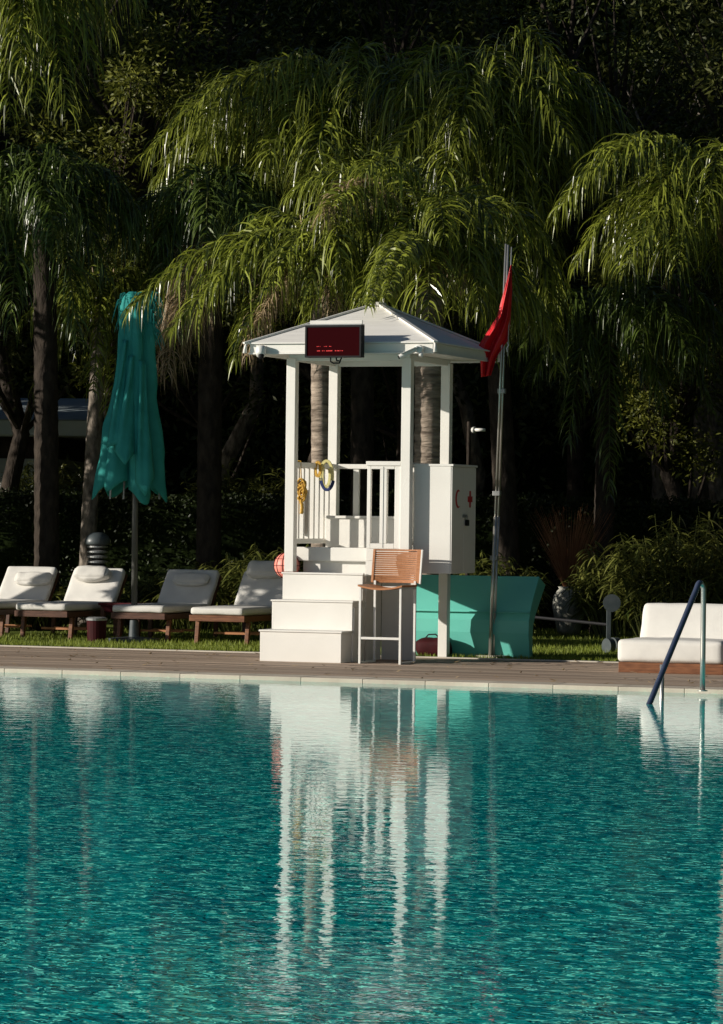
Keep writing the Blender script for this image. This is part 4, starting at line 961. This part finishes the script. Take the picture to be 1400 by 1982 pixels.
for i in range(90000):
    sv = rq.uniform(FL[3], FL[7]) if i % 5 else rq.uniform(FL[1], FL[-1]); z = 16 * rq.random(); nrm = fpt(sv)[1]
    p = fhull(sv, z) + Vector((-nrm.x, -nrm.y, 0)) * rq.uniform(-.1, .9) + Vector((rq.uniform(-.3, .3), rq.uniform(-.3, .3), rq.uniform(-.3, .3)))
    d = Vector((rq.uniform(-1, 1), rq.uniform(-1, 1), rq.uniform(-1, 1))).normalized() * .22; s_ = d.cross(Vector((rq.uniform(-1, 1), rq.uniform(-1, 1), .3))).normalized() * .045
    n = len(ff.v); ff.v += [tuple(p), tuple(p + d * .5 + s_), tuple(p + d), tuple(p + d * .5 - s_)]; ff.f.append((n, n + 1, n + 2, n + 3))
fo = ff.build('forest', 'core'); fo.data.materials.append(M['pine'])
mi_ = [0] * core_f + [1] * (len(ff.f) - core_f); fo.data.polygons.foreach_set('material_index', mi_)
tag(fo, 'far dark forest closing the view', 'forest', kind='stuff')

# pool bar building at the far left, partly seen under the palms
bd = thing('garden_building', 'low pale building with teal shutters seen under the palms at far left', 'building', (P(0, 900, 54).x - 6.6, 54, 0), R(-4))
MB().box((0, 0, 0), (7.6, 4, 2.35)).build('wall', 'plaster', bd)
MB().box((-.4, -.8, 2.70), (8.2, 4.4, 2.95)).build('eave', 'plaster', bd, bevel=.02)
MB().box((0, .05, 2.35), (7.6, 4, 2.70)).build('upper_wall', 'bark_dark', bd)
MB().prism([(-.9, 2.952), (4.5, 2.952), (1.8, 3.38)], 0, -.4, 8.2).build('roof', 'rooftile', bd)
for x in (.6, 2.4, 4.3):
    s_ = MB().box((x, -.03, .6), (x + 1.0, -.002, 2.2)).build('shutter', 'shutter', bd, bevel=.01)
    MB().box((x + .48, -.045, 1.1), (x + .52, -.031, 1.25)).build('handle', 'black', s_)
for x in (5.1, 6.3, 7.5): MB().box((x, -.7, 0), (x + .16, -.54, 2.69)).build('column', 'bark_dark', bd)
for i, (px, Y, mm) in enumerate(((60, 52, 'bamboo'), (120, 53, 'bamboo'), (178, 53, 'bamboo'), (420, 50, 'bamboo'), (520, 51, 'bamboo'))):
    p = P(px, 1000, Y)
    shrub('shrub', ['sunlit yellow green shrub before the far building', 'sunlit shrub beyond the dark palm trunk', 'sunlit shrub seen left of the parasol', 'dim shrub beyond the hedge left of the kiosk', 'dim shrub beyond the hedge beside the kiosk'][i],
          (p.x, Y, 1.0), .55, 1.35, mm, 200 + i, n=300, Ls=.26, lw=.035, group='shrubs beyond the hedge', up=1.0)

# grove left of the view, unseen, added to shade the garden in the low evening sun
gv = [(-8.2, 37.5, 5.4, .95, 4.0, 'small unseen shade tree of the left grove nearest the pool'), (-9.0, 39.8, 7.0, 1.0, 5.6, 'small unseen shade tree second from the pool in the left grove'), (-8.2, 42.5, 6.0, 1.1, 4.0, 'small unseen shade tree beside the tallest ones in the left grove'), (-10.5, 43.6, 7.0, 1.7, 4.4, 'small unseen shade tree furthest left in the grove'),
      (-12.0, 46.8, 14.2, 2.6, 9.2, 'tall unseen shade tree at the near end of the left grove'), (-12.6, 50.0, 14.2, 2.8, 9.2, 'tall unseen shade tree in the middle of the left grove'), (-11.5, 53.3, 14.2, 2.8, 9.2, 'tall unseen shade tree at the far end of the left grove')]
gv.append((-7.1, 38.65, 2.9, .75, 2.0, 'unseen low tree added to dapple shade on the sun loungers'))  # low crown put in sunward of the loungers for dappled shade
for i, (x, y, H, Rc, zc, lab) in enumerate(gv):
    big = H > 10
    clump_tree('shade_tree', lab, 'tree', (x, y, 0), H, Rc, zc, 'broad', 120 + i, nc=105 if big else (24 if i in (2, 3) else 34), per=150, ls=.34 if big else (.12 if H < 3 else .2), group='unseen shade grove left of the lawn', squash=.95)
print('faces', sum(len(o.data.polygons) for o in bpy.data.objects if o.type == 'MESH'))
